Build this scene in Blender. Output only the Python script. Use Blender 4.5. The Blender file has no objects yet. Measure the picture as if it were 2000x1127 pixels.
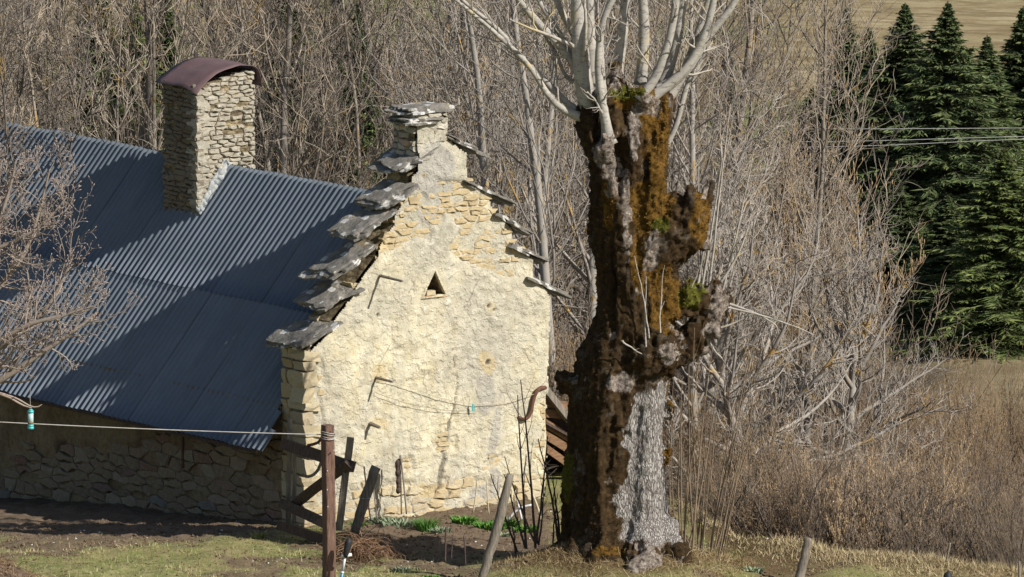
import bpy, math
import numpy as np
from mathutils import Vector, Matrix, noise as mnoise

# ------------------------------------------------------------------ scene, camera, light
S = bpy.context.scene
COL = S.collection
PITCH, DIST, F = math.radians(8.0), 200.0, 20000.0        # F = focal length in photo pixels (2000 wide)
TGT = np.array([0.0, 0.0, 4.41])
FWD = np.array([0.0, math.cos(PITCH), -math.sin(PITCH)])
UPV = np.array([0.0, math.sin(PITCH), math.cos(PITCH)])
CAM = TGT - FWD * DIST
cam = bpy.data.cameras.new('camera'); cam_o = bpy.data.objects.new('camera', cam); COL.objects.link(cam_o)
cam_o.location = CAM; cam_o.rotation_euler = (math.radians(90) - PITCH, 0, 0)
cam.sensor_width = 36.0; cam.lens = 36.0 * F / 2000.0; cam.clip_start = 1.0; cam.clip_end = 5000
S.camera = cam_o

SUN_DIR = Vector((67.6, -44.2, 60.0)).normalized()
w = bpy.data.worlds.new('World'); S.world = w; w.use_nodes = True
nt = w.node_tree; nt.nodes.clear()
sky = nt.nodes.new('ShaderNodeTexSky'); sky.sky_type = 'NISHITA'; sky.sun_disc = False
sky.sun_elevation = math.asin(SUN_DIR.z); sky.sun_rotation = math.atan2(SUN_DIR.x, SUN_DIR.y)
bg = nt.nodes.new('ShaderNodeBackground'); bg.inputs['Strength'].default_value = 0.06
wo = nt.nodes.new('ShaderNodeOutputWorld')
nt.links.new(sky.outputs[0], bg.inputs[0]); nt.links.new(bg.outputs[0], wo.inputs[0])
sun = bpy.data.lights.new('sun', 'SUN'); sun.energy = 4.6; sun.angle = math.radians(0.53); sun.color = (1.0, 0.95, 0.87)
sun_o = bpy.data.objects.new('sun', sun); COL.objects.link(sun_o)
sun_o.rotation_euler = SUN_DIR.to_track_quat('Z', 'Y').to_euler(); sun_o.location = (30, -20, 60)
S.view_settings.view_transform = 'Standard'; S.view_settings.look = 'None'
S.view_settings.exposure = 0.45; S.view_settings.gamma = 1.0; S.view_settings.use_curve_mapping = False

# ------------------------------------------------------------------ measuring helpers
def ray(px, py):
    return FWD + np.array([1.0, 0, 0]) * ((px - 1000.0) / F) + UPV * ((563.5 - py) / F)
def W(px, py, Y):                       # point of the photo at world depth Y
    d = ray(px, py); t = (Y - CAM[1]) / d[1]
    return CAM + d * t
def PXM(Y): return F / (DIST + Y)       # photo pixels per metre at depth Y
def to_px(P):
    v = np.asarray(P, float) - CAM
    dep = v @ FWD
    return 1000 + F * v[..., 0] / dep, 563.5 - F * (v @ UPV) / dep
HOUSE = np.array([-1.67, 0.0, 0.0]); AZ = math.radians(35.0)
UX = np.array([math.cos(AZ), math.sin(AZ), 0.0]); UY = np.array([-math.sin(AZ), math.cos(AZ), 0.0])
def to_local(P):
    q = np.asarray(P, float) - HOUSE
    return np.stack([q @ UX, q @ UY, q[..., 2]], -1)
def to_world(x, y, z): return HOUSE + UX * x + UY * y + np.array([0, 0, z])
def LP(px, py, axis, val):              # house-local point where the sight line meets the plane axis = val
    o = to_local(CAM); d = ray(px, py); dl = np.array([d @ UX, d @ UY, d[2]])
    return o + dl * ((val - o[axis]) / dl[axis])
def G(px, py, y=0.0):
    p = LP(px, py, 1, y); return (float(p[0]), float(p[2]))

# ------------------------------------------------------------------ noise
def _hash(ix, iy, iz, seed):
    h = (ix.astype(np.int64) * 374761393 + iy.astype(np.int64) * 668265263 + iz.astype(np.int64) * 2147483647 + seed * 974634777) & 0xFFFFFFFF
    h = ((h ^ (h >> 13)) * 1274126177) & 0xFFFFFFFF
    h = ((h ^ (h >> 16)) * 2246822519) & 0xFFFFFFFF
    return ((h ^ (h >> 15)) & 0xFFFFFF) / float(0xFFFFFF)
def vnoise(x, y, z=0.0, seed=0):        # value noise -1..1
    x, y, z = np.broadcast_arrays(np.asarray(x, float), np.asarray(y, float), np.asarray(z, float))
    ix, iy, iz = np.floor(x), np.floor(y), np.floor(z)
    fx, fy, fz = x - ix, y - iy, z - iz
    fx, fy, fz = [f * f * (3 - 2 * f) for f in (fx, fy, fz)]
    r = 0
    for a in (0, 1):
        for b in (0, 1):
            for c in (0, 1):
                wgt = (fx if a else 1 - fx) * (fy if b else 1 - fy) * (fz if c else 1 - fz)
                r = r + wgt * _hash(ix + a, iy + b, iz + c, seed)
    return r * 2 - 1
def fbm(x, y, z=0.0, oct=4, seed=0, gain=0.5):
    r, a, f = 0, 1.0, 1.0
    for i in range(oct):
        r = r + a * vnoise(x * f, y * f, np.asarray(z) * f, seed + i); a *= gain; f *= 2.03
    return r
def sst(a, b, x):
    t = np.clip((x - a) / (b - a), 0, 1); return t * t * (3 - 2 * t)

# ------------------------------------------------------------------ mesh helpers
def new_mesh(name, V, faces, mat=None, smooth=True, attrs=None):
    """V (n,3); faces: list of int arrays (m,3) or (m,4)."""
    me = bpy.data.meshes.new(name)
    V = np.asarray(V, np.float32)
    me.vertices.add(len(V)); me.vertices.foreach_set('co', V.ravel())
    fs = [np.asarray(f, np.int32) for f in faces if len(f)]
    nl = sum(f.size for f in fs); npoly = sum(len(f) for f in fs)
    me.loops.add(nl); me.polygons.add(npoly)
    me.loops.foreach_set('vertex_index', np.concatenate([f.ravel() for f in fs]))
    tot = np.concatenate([np.full(len(f), f.shape[1], np.int32) for f in fs])
    st = np.concatenate([[0], np.cumsum(tot)[:-1]]).astype(np.int32)
    me.polygons.foreach_set('loop_start', st)
    me.polygons.foreach_set('loop_total', tot)
    me.polygons.foreach_set('use_smooth', np.full(npoly, bool(smooth)))
    for k, a in (attrs or {}).items():
        at = me.attributes.new(k, 'FLOAT', 'POINT'); at.data.foreach_set('value', np.asarray(a, np.float32))
    me.update(calc_edges=True); me.validate()
    if mat: me.materials.append(mat)
    return me
class MB:
    """collects arrays for one mesh"""
    def __init__(s): s.V, s.Fq, s.Ft, s.A, s.n = [], [], [], [], 0
    def add(s, V, quads=None, tris=None, a=0.0):
        V = np.asarray(V, float).reshape(-1, 3); s.V.append(V)
        s.A.append(np.broadcast_to(np.asarray(a, float), (len(V),)))
        if quads is not None and len(quads): s.Fq.append(np.asarray(quads, int) + s.n)
        if tris is not None and len(tris): s.Ft.append(np.asarray(tris, int) + s.n)
        s.n += len(V); return s
    def mesh(s, name, mat=None, smooth=True):
        fs = []
        if s.Fq: fs.append(np.concatenate(s.Fq))
        if s.Ft: fs.append(np.concatenate(s.Ft))
        return new_mesh(name, np.concatenate(s.V), fs, mat, smooth, {'c': np.concatenate(s.A)})
    def obj(s, name, mat=None, parent=None, smooth=True):
        return link(name, s.mesh(name, mat, smooth), parent)
    def box(s, c, sz, R=None, a=0.0, jit=0.0, rng=None):
        v = np.array([[x, y, z] for x in (-.5, .5) for y in (-.5, .5) for z in (-.5, .5)]) * np.asarray(sz, float)
        if jit: v = v + rng.uniform(-jit, jit, v.shape)
        if R is not None: v = v @ np.asarray(R).T
        return s.add(v + np.asarray(c, float), quads=[(0, 1, 3, 2), (4, 6, 7, 5), (0, 4, 5, 1), (2, 3, 7, 6), (0, 2, 6, 4), (1, 5, 7, 3)], a=a)
    def tubes(s, P, R, k=4, a=0.0, cap=False):
        """P (T,n,3), R (T,n)"""
        P = np.asarray(P, float); R = np.asarray(R, float)
        if P.ndim == 2: P, R = P[None], R[None]
        T, n, _ = P.shape
        if T == 0: return s
        tan = np.gradient(P, axis=1); tan /= np.linalg.norm(tan, axis=2, keepdims=True) + 1e-9
        ref = np.zeros((T, 3)); mt = tan.mean(1)
        ax = np.argmin(np.abs(mt), axis=1); ref[np.arange(T), ax] = 1
        b1 = np.cross(tan, ref[:, None, :]); b1 /= np.linalg.norm(b1, axis=2, keepdims=True) + 1e-9
        b2 = np.cross(tan, b1)
        th = np.arange(k) * 2 * np.pi / k
        V = P[:, :, None, :] + R[:, :, None, None] * (np.cos(th)[:, None] * b1[:, :, None, :] + np.sin(th)[:, None] * b2[:, :, None, :])
        idx = np.arange(T * n * k).reshape(T, n, k)
        j = (np.arange(k) + 1) % k
        q = np.stack([idx[:, :-1, :], idx[:, :-1, j], idx[:, 1:, j], idx[:, 1:, :]], -1).reshape(-1, 4)
        a = np.asarray(a, float)
        if a.ndim == 1 and len(a) == T: a = np.repeat(a, n * k)
        elif a.ndim == 2: a = np.repeat(a.reshape(-1), k)
        tr = []
        if cap:
            for e in (0, n - 1):
                f = idx[:, e, :]
                for i in range(1, k - 1): tr.append(np.stack([f[:, 0], f[:, i], f[:, i + 1]] if e else [f[:, 0], f[:, i + 1], f[:, i]], -1))
            tr = np.concatenate(tr)
        return s.add(V.reshape(-1, 3), quads=q, tris=tr if cap else None, a=a)
def link(name, data, parent=None):
    o = bpy.data.objects.new(name, data); COL.objects.link(o)
    if parent is not None: o.parent = parent
    return o
def tag(o, label=None, cat=None, group=None, kind=None):
    if label: o['label'] = label
    if cat: o['category'] = cat
    if group: o['group'] = group
    if kind: o['kind'] = kind
    return o
def empty(name, loc, rz=0.0):
    o = link(name, None); o.location = loc; o.rotation_euler = (0, 0, rz); o.empty_display_size = .2
    return o
def copy_tree(o, parent=None):
    c = o.copy(); COL.objects.link(c)
    c.parent = parent
    for ch in list(o.children): copy_tree(ch, c)
    return c
def resample(P, n):
    P = np.asarray(P, float); d = np.concatenate([[0], np.cumsum(np.linalg.norm(np.diff(P[:, :3], axis=0), axis=1))])
    # smooth Catmull-like: piecewise linear then smoothing
    t = np.linspace(0, d[-1], n)
    Q = np.stack([np.interp(t, d, P[:, i]) for i in range(P.shape[1])], 1)
    for _ in range(2): Q[1:-1] = .25 * Q[:-2] + .5 * Q[1:-1] + .25 * Q[2:]
    return Q

# ------------------------------------------------------------------ materials
class NT:
    def __init__(s, name, rough=0.85, spec=0.3):
        s.m = bpy.data.materials.new(name); s.m.use_nodes = True
        s.t = s.m.node_tree; s.b = s.t.nodes['Principled BSDF']
        s.b.inputs['Roughness'].default_value = rough
        s.b.inputs['Specular IOR Level'].default_value = spec
        s._c = None
    def n(s, ty, **kw):
        x = s.t.nodes.new(ty)
        for k, v in kw.items(): setattr(x, k, v)
        return x
    def l(s, a, b): s.t.links.new(a, b)
    def co(s, kind='Object', scale=None, rot=None):
        if s._c is None: s._c = s.n('ShaderNodeTexCoord')
        o = s._c.outputs[kind]
        if scale is not None or rot is not None:
            mp = s.n('ShaderNodeMapping'); s.l(o, mp.inputs[0])
            if scale is not None: mp.inputs['Scale'].default_value = scale
            if rot is not None: mp.inputs['Rotation'].default_value = rot
            o = mp.outputs[0]
        return o
    def noise(s, scale, detail=4, rough=.55, vec=None, dist=0.0):
        x = s.n('ShaderNodeTexNoise'); s.l(vec if vec is not None else s.co(), x.inputs['Vector'])
        x.inputs['Scale'].default_value = scale; x.inputs['Detail'].default_value = detail
        x.inputs['Roughness'].default_value = rough; x.inputs['Distortion'].default_value = dist
        return x.outputs[0]
    def vor(s, scale, vec=None, feat='F1', out=0, rnd=1.0):
        x = s.n('ShaderNodeTexVoronoi', feature=feat); s.l(vec if vec is not None else s.co(), x.inputs['Vector'])
        x.inputs['Scale'].default_value = scale; x.inputs['Randomness'].default_value = rnd
        return x.outputs[out]
    def ramp(s, v, stops, interp='LINEAR'):
        r = s.n('ShaderNodeValToRGB'); s.l(v, r.inputs[0]); e = r.color_ramp.elements; r.color_ramp.interpolation = interp
        while len(e) < len(stops): e.new(.5)
        for el, (p, c) in zip(e, stops):
            el.position = p; el.color = (*c, 1) if isinstance(c, tuple) else (c, c, c, 1)
        return r.outputs[0]
    def mix(s, f, a, b, mode='MIX'):
        x = s.n('ShaderNodeMix', data_type='RGBA', blend_type=mode)
        for sock, v in ((x.inputs[0], f), (x.inputs[6], a), (x.inputs[7], b)):
            if isinstance(v, (int, float)): sock.default_value = v if sock.type == 'VALUE' else (v, v, v, 1)
            elif isinstance(v, tuple): sock.default_value = (*v, 1)
            else: s.l(v, sock)
        return x.outputs[2]
    def math(s, op, a, b=0.0, clamp=False):
        x = s.n('ShaderNodeMath', operation=op, use_clamp=clamp)
        for sock, v in zip(x.inputs, (a, b)):
            if isinstance(v, (int, float)): sock.default_value = v
            else: s.l(v, sock)
        return x.outputs[0]
    def attr(s, name='c'):
        x = s.n('ShaderNodeAttribute', attribute_name=name); return x.outputs['Fac']
    def rnd(s):
        return s.n('ShaderNodeObjectInfo').outputs['Random']
    def color(s, c):
        if isinstance(c, tuple): s.b.inputs['Base Color'].default_value = (*c, 1)
        else: s.l(c, s.b.inputs['Base Color'])
        return s
    def bump(s, h, strength=.5, dist=.02):
        x = s.n('ShaderNodeBump'); x.inputs['Strength'].default_value = strength; x.inputs['Distance'].default_value = dist
        s.l(h, x.inputs['Height']); s.l(x.outputs[0], s.b.inputs['Normal']); return s

def hsv(nt_, col, rnd_, dv=.35):
    """vary a colour per object"""
    x = nt_.n('ShaderNodeHueSaturation'); nt_.l(col, x.inputs['Color'])
    mr = nt_.n('ShaderNodeMapRange'); nt_.l(rnd_, mr.inputs[0]); mr.inputs[3].default_value = 1 - dv; mr.inputs[4].default_value = 1 + dv
    nt_.l(mr.outputs[0], x.inputs['Value']); return x.outputs[0]

def mat_stone(name, stops, lichen=0.3):
    m = NT(name, .9, .2)
    base = m.ramp(m.rnd(), stops)
    n1 = m.noise(3.0, 5, .65, m.co('Generated', (2, 2, 2)))
    c = m.mix(m.ramp(n1, [(.35, .0), (.7, .75)]), base, m.mix(.55, base, (.36, .33, .27)))
    n2 = m.noise(9, 4, .7)
    c = m.mix(m.ramp(n2, [(.3, .45), (.52, .0)]), c, m.mix(.6, c, (.10, .085, .065)))
    if lichen: c = m.mix(m.math('MULTIPLY', m.ramp(m.noise(7, 3, .6), [(.6, .0), (.68, 1.0)]), lichen), c, (.55, .53, .46))
    m.color(c); m.bump(m.noise(22, 5, .7), .7, .03)
    return m.m
M = {}
M['stone_gable'] = mat_stone('ochre_limestone', [(0, (.44, .33, .17)), (.35, (.52, .42, .25)), (.7, (.56, .48, .32)), (1, (.42, .34, .22))], .25)
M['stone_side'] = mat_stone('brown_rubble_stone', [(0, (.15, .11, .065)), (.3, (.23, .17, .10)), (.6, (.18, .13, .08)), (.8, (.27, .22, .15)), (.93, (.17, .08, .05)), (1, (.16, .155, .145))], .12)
M['stone_chim_shade'] = mat_stone('shaded_chimney_stone', [(0, (.135, .10, .065)), (.5, (.19, .145, .095)), (.85, (.25, .20, .135)), (1, (.15, .11, .08))], .15)  # darker copy of the chimney stone, shade of the left face painted in
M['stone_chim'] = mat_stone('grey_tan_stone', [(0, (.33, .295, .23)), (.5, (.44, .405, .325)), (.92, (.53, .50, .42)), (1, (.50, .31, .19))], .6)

def mat_plaster():
    m = NT('lime_plaster', .95, .1)
    big = m.noise(.55, 4, .6); mid = m.noise(2.6, 5, .65); fine = m.noise(16, 6, .75)
    yel = m.ramp(mid, [(.3, (.54, .455, .27)), (.5, (.68, .615, .43)), (.7, (.76, .715, .55))])
    gry = m.ramp(m.noise(5, 6, .7), [(.3, (.33, .305, .245)), (.5, (.46, .43, .345)), (.72, (.58, .545, .45))])
    c = m.mix(m.attr('grey'), yel, gry)
    # drifts of grey weathering running down
    c = m.mix(m.math('MULTIPLY', m.ramp(m.noise(1.6, 6, .7, m.co('Object', (1.6, 1, .6))), [(.40, .0), (.60, .85)]), .8), c, gry)
    c = m.mix(m.ramp(m.noise(4.5, 4, .7), [(.62, .0), (.7, .85)]), c, (.72, .68, .58))          # pale patches of fresh lime
    c = m.mix(m.ramp(m.noise(11, 6, .8), [(.33, .8), (.42, .0)]), c, m.mix(.5, c, (.2, .165, .11)))
    c = m.mix(m.ramp(fine, [(.30, .85), (.43, .0)]), c, m.mix(.5, c, (.16, .13, .08)))            # pits, their small shadows put into the colour
    pit = m.ramp(m.vor(30, m.co('Object')), [(.05, .0), (.16, 1.0)])
    pitm = m.ramp(m.noise(9, 2, .5), [(.5, .0), (.58, 1.0)])
    c = m.mix(m.math('MULTIPLY', m.math('SUBTRACT', 1.0, pit), pitm), c, (.17, .13, .08))  # shadow in the larger pits, also as colour
    cv = m.mix(.10, m.co('Object'), m.noise(3.5, 5, .7))
    crk = m.math('MULTIPLY', m.ramp(m.vor(1.1, cv, 'DISTANCE_TO_EDGE'), [(.004, 1.0), (.014, .0)]), m.ramp(m.noise(1.3, 3, .6), [(.50, .0), (.62, .5)]))
    c = m.mix(crk, c, (.17, .14, .10))
    c = m.mix(m.ramp(m.noise(70, 3, .7), [(.30, .55), (.42, .0)]), c, (.22, .18, .12))
    c = m.mix(m.attr('cement'), c, m.ramp(m.noise(7, 5, .7), [(.3, (.30, .28, .245)), (.7, (.48, .455, .40))]))
    c = m.mix(m.math('MULTIPLY', m.attr('ochre'), .7), c, m.ramp(m.noise(9, 6, .7), [(.3, (.45, .32, .15)), (.7, (.62, .50, .27))]))
    c = m.mix(m.attr('dark'), c, (.12, .105, .085))
    m.color(c)
    h = m.math('ADD', fine, m.math('MULTIPLY', m.noise(55, 4, .7), .7))
    h = m.math('ADD', h, m.math('MULTIPLY', pit, m.math('MULTIPLY', pitm, .5)))
    m.bump(h, .8, .03)
    return m.m
M['plaster'] = mat_plaster()
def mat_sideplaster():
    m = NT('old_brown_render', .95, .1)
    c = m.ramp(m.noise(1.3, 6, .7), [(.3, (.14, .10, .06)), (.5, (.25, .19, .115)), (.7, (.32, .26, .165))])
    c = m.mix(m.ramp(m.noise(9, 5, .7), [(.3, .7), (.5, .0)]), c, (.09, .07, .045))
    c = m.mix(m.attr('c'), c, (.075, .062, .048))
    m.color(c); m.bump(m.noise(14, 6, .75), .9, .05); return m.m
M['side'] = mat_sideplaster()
def mat_slab():
    m = NT('lichen_slate', .85, .25)
    c = m.ramp(m.noise(4, 6, .7), [(.3, (.10, .092, .08)), (.5, (.20, .187, .165)), (.75, (.34, .32, .28))])
    v = m.vor(4.2, m.mix(.18, m.co('Object'), m.noise(6, 3, .6)), 'F1')
    msk = m.math('MULTIPLY', m.ramp(v, [(.30, 1.0), (.35, .0)]), m.ramp(m.noise(1.9, 3, .6), [(.34, .0), (.42, 1.0)]))
    c = m.mix(msk, c, m.ramp(m.noise(14, 3, .6), [(.3, (.46, .45, .43)), (.7, (.68, .67, .64))]))
    c = m.mix(m.ramp(m.noise(3, 4, .6), [(.62, .0), (.68, .8)]), c, (.32, .24, .11))
    m.color(c); m.bump(m.noise(11, 6, .75), .9, .05); return m.m
M['slab'] = mat_slab()
def mat_metal_roof():
    m = NT('blue_grey_painted_sheet', .5, .35)
    c = m.ramp(m.noise(.9, 5, .6), [(.3, (.125, .150, .180)), (.7, (.168, .194, .224))])
    c = hsv(m, c, m.rnd(), .10)
    c = m.mix(m.ramp(m.noise(6, 6, .75, m.co('Object', (1, .3, 1))), [(.58, .0), (.75, .35)]), c, (.19, .20, .21))
    c = m.mix(m.ramp(m.noise(22, 3, .6), [(.70, .0), (.76, .5)]), c, (.07, .055, .04))
    m.color(c); m.b.inputs['Metallic'].default_value = .0
    m.l(m.ramp(m.noise(5, 4, .6), [(.3, .42), (.7, .62)]), m.b.inputs['Roughness'])
    m.bump(m.noise(3, 3, .5), .25, .02); return m.m
M['roof'] = mat_metal_roof()
def mat_simple(name, c1, c2, scale=8, rough=.8, bump=.4, dist=.01, stretch=None, spec=.3):
    m = NT(name, rough, spec)
    v = m.co('Object', stretch) if stretch else m.co('Object')
    m.color(m.ramp(m.noise(scale, 6, .65, v), [(.3, c1), (.7, c2)]))
    if bump: m.bump(m.noise(scale * 2.5, 5, .7, v), bump, dist)
    return m.m
M['cap'] = mat_simple('maroon_sheet', (.115, .072, .074), (.155, .10, .10), 3, .5, .3, .03)
M['dark'] = mat_simple('dark_void', (.02, .017, .014), (.035, .03, .024), 4, .95, 0)
M['brick'] = mat_simple('orange_brick', (.42, .22, .12), (.52, .32, .2), 12, .9)
M['wood_grey'] = mat_simple('weathered_wood', (.10, .085, .07), (.30, .26, .21), 5, .85, .7, .02, (6, 6, .6))
M['wood_dark'] = mat_simple('dark_old_wood', (.035, .026, .022), (.12, .085, .068), 5, .85, .7, .02, (6, 6, 1.2))
M['wood_red'] = mat_simple('reddish_painted_post', (.055, .030, .022), (.22, .13, .095), 6, .75, .8, .015, (7, 7, .7))
M['wood_orange'] = mat_simple('orange_board', (.12, .065, .035), (.27, .16, .09), 4, .85, .6, .02, (1, 6, 6))
M['rust'] = mat_simple('rusty_iron', (.07, .032, .022), (.16, .08, .05), 15, .85)
M['wire'] = mat_simple('grey_wire', (.33, .31, .29), (.50, .48, .45), 8, .6, 0)
M['cord'] = mat_simple('pale_cord', (.42, .36, .22), (.55, .50, .36), 8, .9, 0)
M['line'] = mat_simple('power_cable', (.30, .31, .30), (.42, .43, .42), 3, .5, 0)
M['teal'] = mat_simple('teal_plastic', (.05, .36, .38), (.08, .48, .48), 4, .4, 0, spec=.5)
M['teal_clear'] = mat_simple('cloudy_plastic', (.34, .50, .52), (.45, .60, .62), 4, .25, 0, spec=.6)
M['seed'] = mat_simple('bird_seed', (.10, .07, .04), (.3, .22, .12), 60, .9, .5)
M['black'] = mat_simple('black_rubber', (.015, .015, .017), (.03, .03, .032), 5, .6, 0)
M['white'] = mat_simple('white_strap', (.6, .6, .62), (.72, .72, .72), 5, .6, 0)
M['blue'] = mat_simple('blue_metal', (.06, .22, .48), (.10, .3, .58), 5, .4, 0, spec=.6)
M['silver'] = mat_simple('grey_metal', (.5, .53, .56), (.6, .63, .66), 5, .35, 0, spec=.6)
def mat_twig(name, trunk, twig, tip, lichen=None, dv=.25):
    """bark colour from thick (c = 0) to thin (c = 1)"""
    m = NT(name, .85, .25)
    c = m.ramp(m.attr('c'), [(0, trunk), (.55, twig), (1, tip)])
    c = hsv(m, c, m.rnd(), dv)
    n = m.noise(3.5, 4, .65)
    c = m.mix(m.ramp(n, [(.35, .55), (.6, .0)]), c, m.mix(.5, c, (.06, .05, .045)))
    if name == 'silver_bark': c = m.mix(m.ramp(m.noise(7, 6, .8, m.co('Object', (1, 1, 2.2))), [(.52, .0), (.62, .8)]), c, (.13, .115, .10))
    if lichen: c = m.mix(m.ramp(m.noise(1.1, 5, .75), [(.57, .0), (.63, .85)]), c, lichen)
    m.color(c); m.bump(m.noise(30, 3, .6), .4, .01); return m.m
M['bark_wood'] = mat_twig('grey_bark', (.24, .22, .195), (.29, .245, .19), (.38, .32, .25), (.34, .21, .06))
M['bark_dark'] = mat_twig('dark_bark', (.09, .08, .07), (.15, .13, .115), (.20, .17, .145), (.30, .20, .07))
M['bark_pale'] = mat_twig('pale_bark', (.30, .28, .25), (.32, .29, .255), (.37, .33, .285), (.40, .24, .05))
M['bark_pollard'] = mat_twig('silver_bark', (.40, .375, .335), (.44, .40, .35), (.46, .41, .35), (.44, .36, .2), .05)
M['bark_fruit'] = mat_twig('fruit_tree_bark', (.16, .13, .11), (.30, .25, .21), (.36, .29, .25), None, .05)
M['bark_willow'] = mat_twig('willow_bark', (.08, .065, .055), (.205, .16, .12), (.36, .255, .15), None, .28)
M['bark_shrub'] = mat_twig('shrub_bark', (.07, .057, .048), (.17, .135, .105), (.27, .21, .155), None, .28)  # brush tones lowered to paint in undergrowth shade
M['shoot'] = mat_twig('sucker_bark', (.16, .12, .08), (.24, .18, .12), (.28, .2, .13), None, .1)
M['shoot_dark'] = mat_twig('dark_shoot_bark', (.06, .045, .035), (.09, .065, .05), (.12, .085, .06), None, .1)
def mat_leaf(name, stops, rough=.7, trans=.0):
    m = NT(name, rough, .25)
    c = m.ramp(m.attr('c'), stops); c = hsv(m, c, m.rnd(), .18)
    m.color(c); return m.m
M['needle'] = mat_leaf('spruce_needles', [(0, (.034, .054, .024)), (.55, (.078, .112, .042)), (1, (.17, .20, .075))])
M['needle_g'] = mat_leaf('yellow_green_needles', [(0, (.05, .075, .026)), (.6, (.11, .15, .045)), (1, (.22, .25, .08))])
M['conif_bark'] = mat_simple('conifer_bark', (.05, .04, .03), (.10, .08, .06), 5)
M['grass'] = mat_leaf('lawn_blades', [(0, (.12, .185, .035)), (.45, (.21, .25, .07)), (.7, (.38, .34, .16)), (1, (.52, .46, .28))])
M['dry'] = mat_leaf('dry_blades', [(0, (.20, .135, .065)), (.5, (.36, .28, .15)), (1, (.54, .46, .29))])
M['green'] = mat_leaf('garden_leaves', [(0, (.045, .13, .02)), (.6, (.085, .21, .03)), (1, (.15, .27, .06))])
M['greygreen'] = mat_leaf('grey_green_leaves', [(0, (.12, .17, .10)), (.6, (.22, .27, .17)), (1, (.36, .4, .28))])
M['moss'] = mat_leaf('moss_tufts', [(0, (.018, .012, .007)), (.45, (.06, .034, .010)), (.8, (.165, .088, .014)), (1, (.13, .12, .016))])
M['heap'] = mat_leaf('dead_stems', [(0, (.11, .06, .035)), (.6, (.22, .13, .075)), (1, (.36, .24, .14))])
M['clod'] = mat_simple('soil_lump', (.085, .058, .036), (.17, .122, .078), 6, .95, .5)
M['pale_rock'] = mat_simple('pale_rock', (.55, .54, .52), (.75, .74, .72), 5, .9, .4)
# ------------------------------------------------------------------ ground
TREE = W(1215, 1098, -7.2)[:2]
def crest(x):
    return np.interp(x, [-60, 1.5, 3.2, 4.4, 6.0, 8.0, 10.0, 14, 60], [7, 7, 2.0, -3.3, -5.0, -6.4, -8.0, -11, -30])
def height(x, y, fine=True):
    x = np.asarray(x, float); y = np.asarray(y, float)
    t = np.maximum(0, y - crest(x))
    z = -3.2 * (1 - np.exp(-t * .38 / 3.2)) * np.maximum(sst(1.2, 4.5, x), sst(7, 32, y))
    z = z - .092 * np.maximum(0, np.minimum(y, 96) - 7)
    far = np.maximum(0, y - 205)
    z = z + .02 * np.maximum(0, np.minimum(y, 205) - 150) + .17 * far
    q = np.stack([x - HOUSE[0], y - HOUSE[1]], -1); dl = q @ UY[:2]
    left = sst(0.5, -2.5, q @ UX[:2])
    z = z - .08 * np.clip(dl, 0, 14) * left * sst(30, 10, y)
    r2 = (x - TREE[0]) ** 2 * .75 + (y - TREE[1]) ** 2
    z = z + .80 * np.exp(-((x - TREE[0]) ** 2 * .6 + (y - TREE[1] + .35) ** 2) / 2.1)
    # spoil heaps of soil at the lower left corner
    z = z + .55 * np.exp(-((x + 9.9) ** 2 + (y + 9.2) ** 2 * .7) / 1.1)
    # crest lip of dead grass
    lip = np.exp(-((y - crest(x) + .5) / .7) ** 2) * sst(3.5, 5, x) * sst(22, 12, x)
    z = z + .16 * lip
    if fine:
        near = sst(40, 12, np.abs(x)) * sst(-30, -14, y) * sst(30, 10, y)
        z = z + near * (.05 * fbm(x * .9, y * .9, 0, 3, 3) + .02 * fbm(x * 5, y * 5, 0, 3, 9))
        z = z + (1 - near) * .5 * fbm(x * .05, y * .05, 0, 4, 5) * sst(20, 60, np.hypot(x, y))
        hill = sst(215, 260, y)
        z = z + hill * 5 * fbm(x * .02, y * .02, 0, 4, 8)
    return z
def soil_mask(x, y):
    """1 where the dug garden soil lies"""
    px, py = to_px(np.stack([x, y, height(x, y, False)], -1))
    n = fbm(x * 1.1, y * 1.1, 0, 4, 21) * 14
    bed = sst(655, 690, px + n) * sst(1120, 1060, px + n) * sst(1097, 1068, py + n * .8) * sst(975, 990, py)
    shade = sst(560, 500, px + n) * sst(1062, 1040, py + n * .6 - (520 - px).clip(0, 600) * .018)
    right = sst(1440, 1480, px + n) * sst(1640, 1560, px + n) * sst(1070, 1085, py) * .75
    patch = sst(.25, .55, fbm(x * .8 + 3, y * .8, 0, 4, 31)) * .85
    heap = np.exp(-((x + 9.9) ** 2 + (y + 9.2) ** 2 * .7) / 1.3)
    near = sst(9, 7, y) * sst(-60, -40, y) * sst(13, 11, np.abs(x))
    return np.clip(np.maximum.reduce([bed, shade, right, patch, sst(.35, .6, heap)]) * near, 0, 1)
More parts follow.
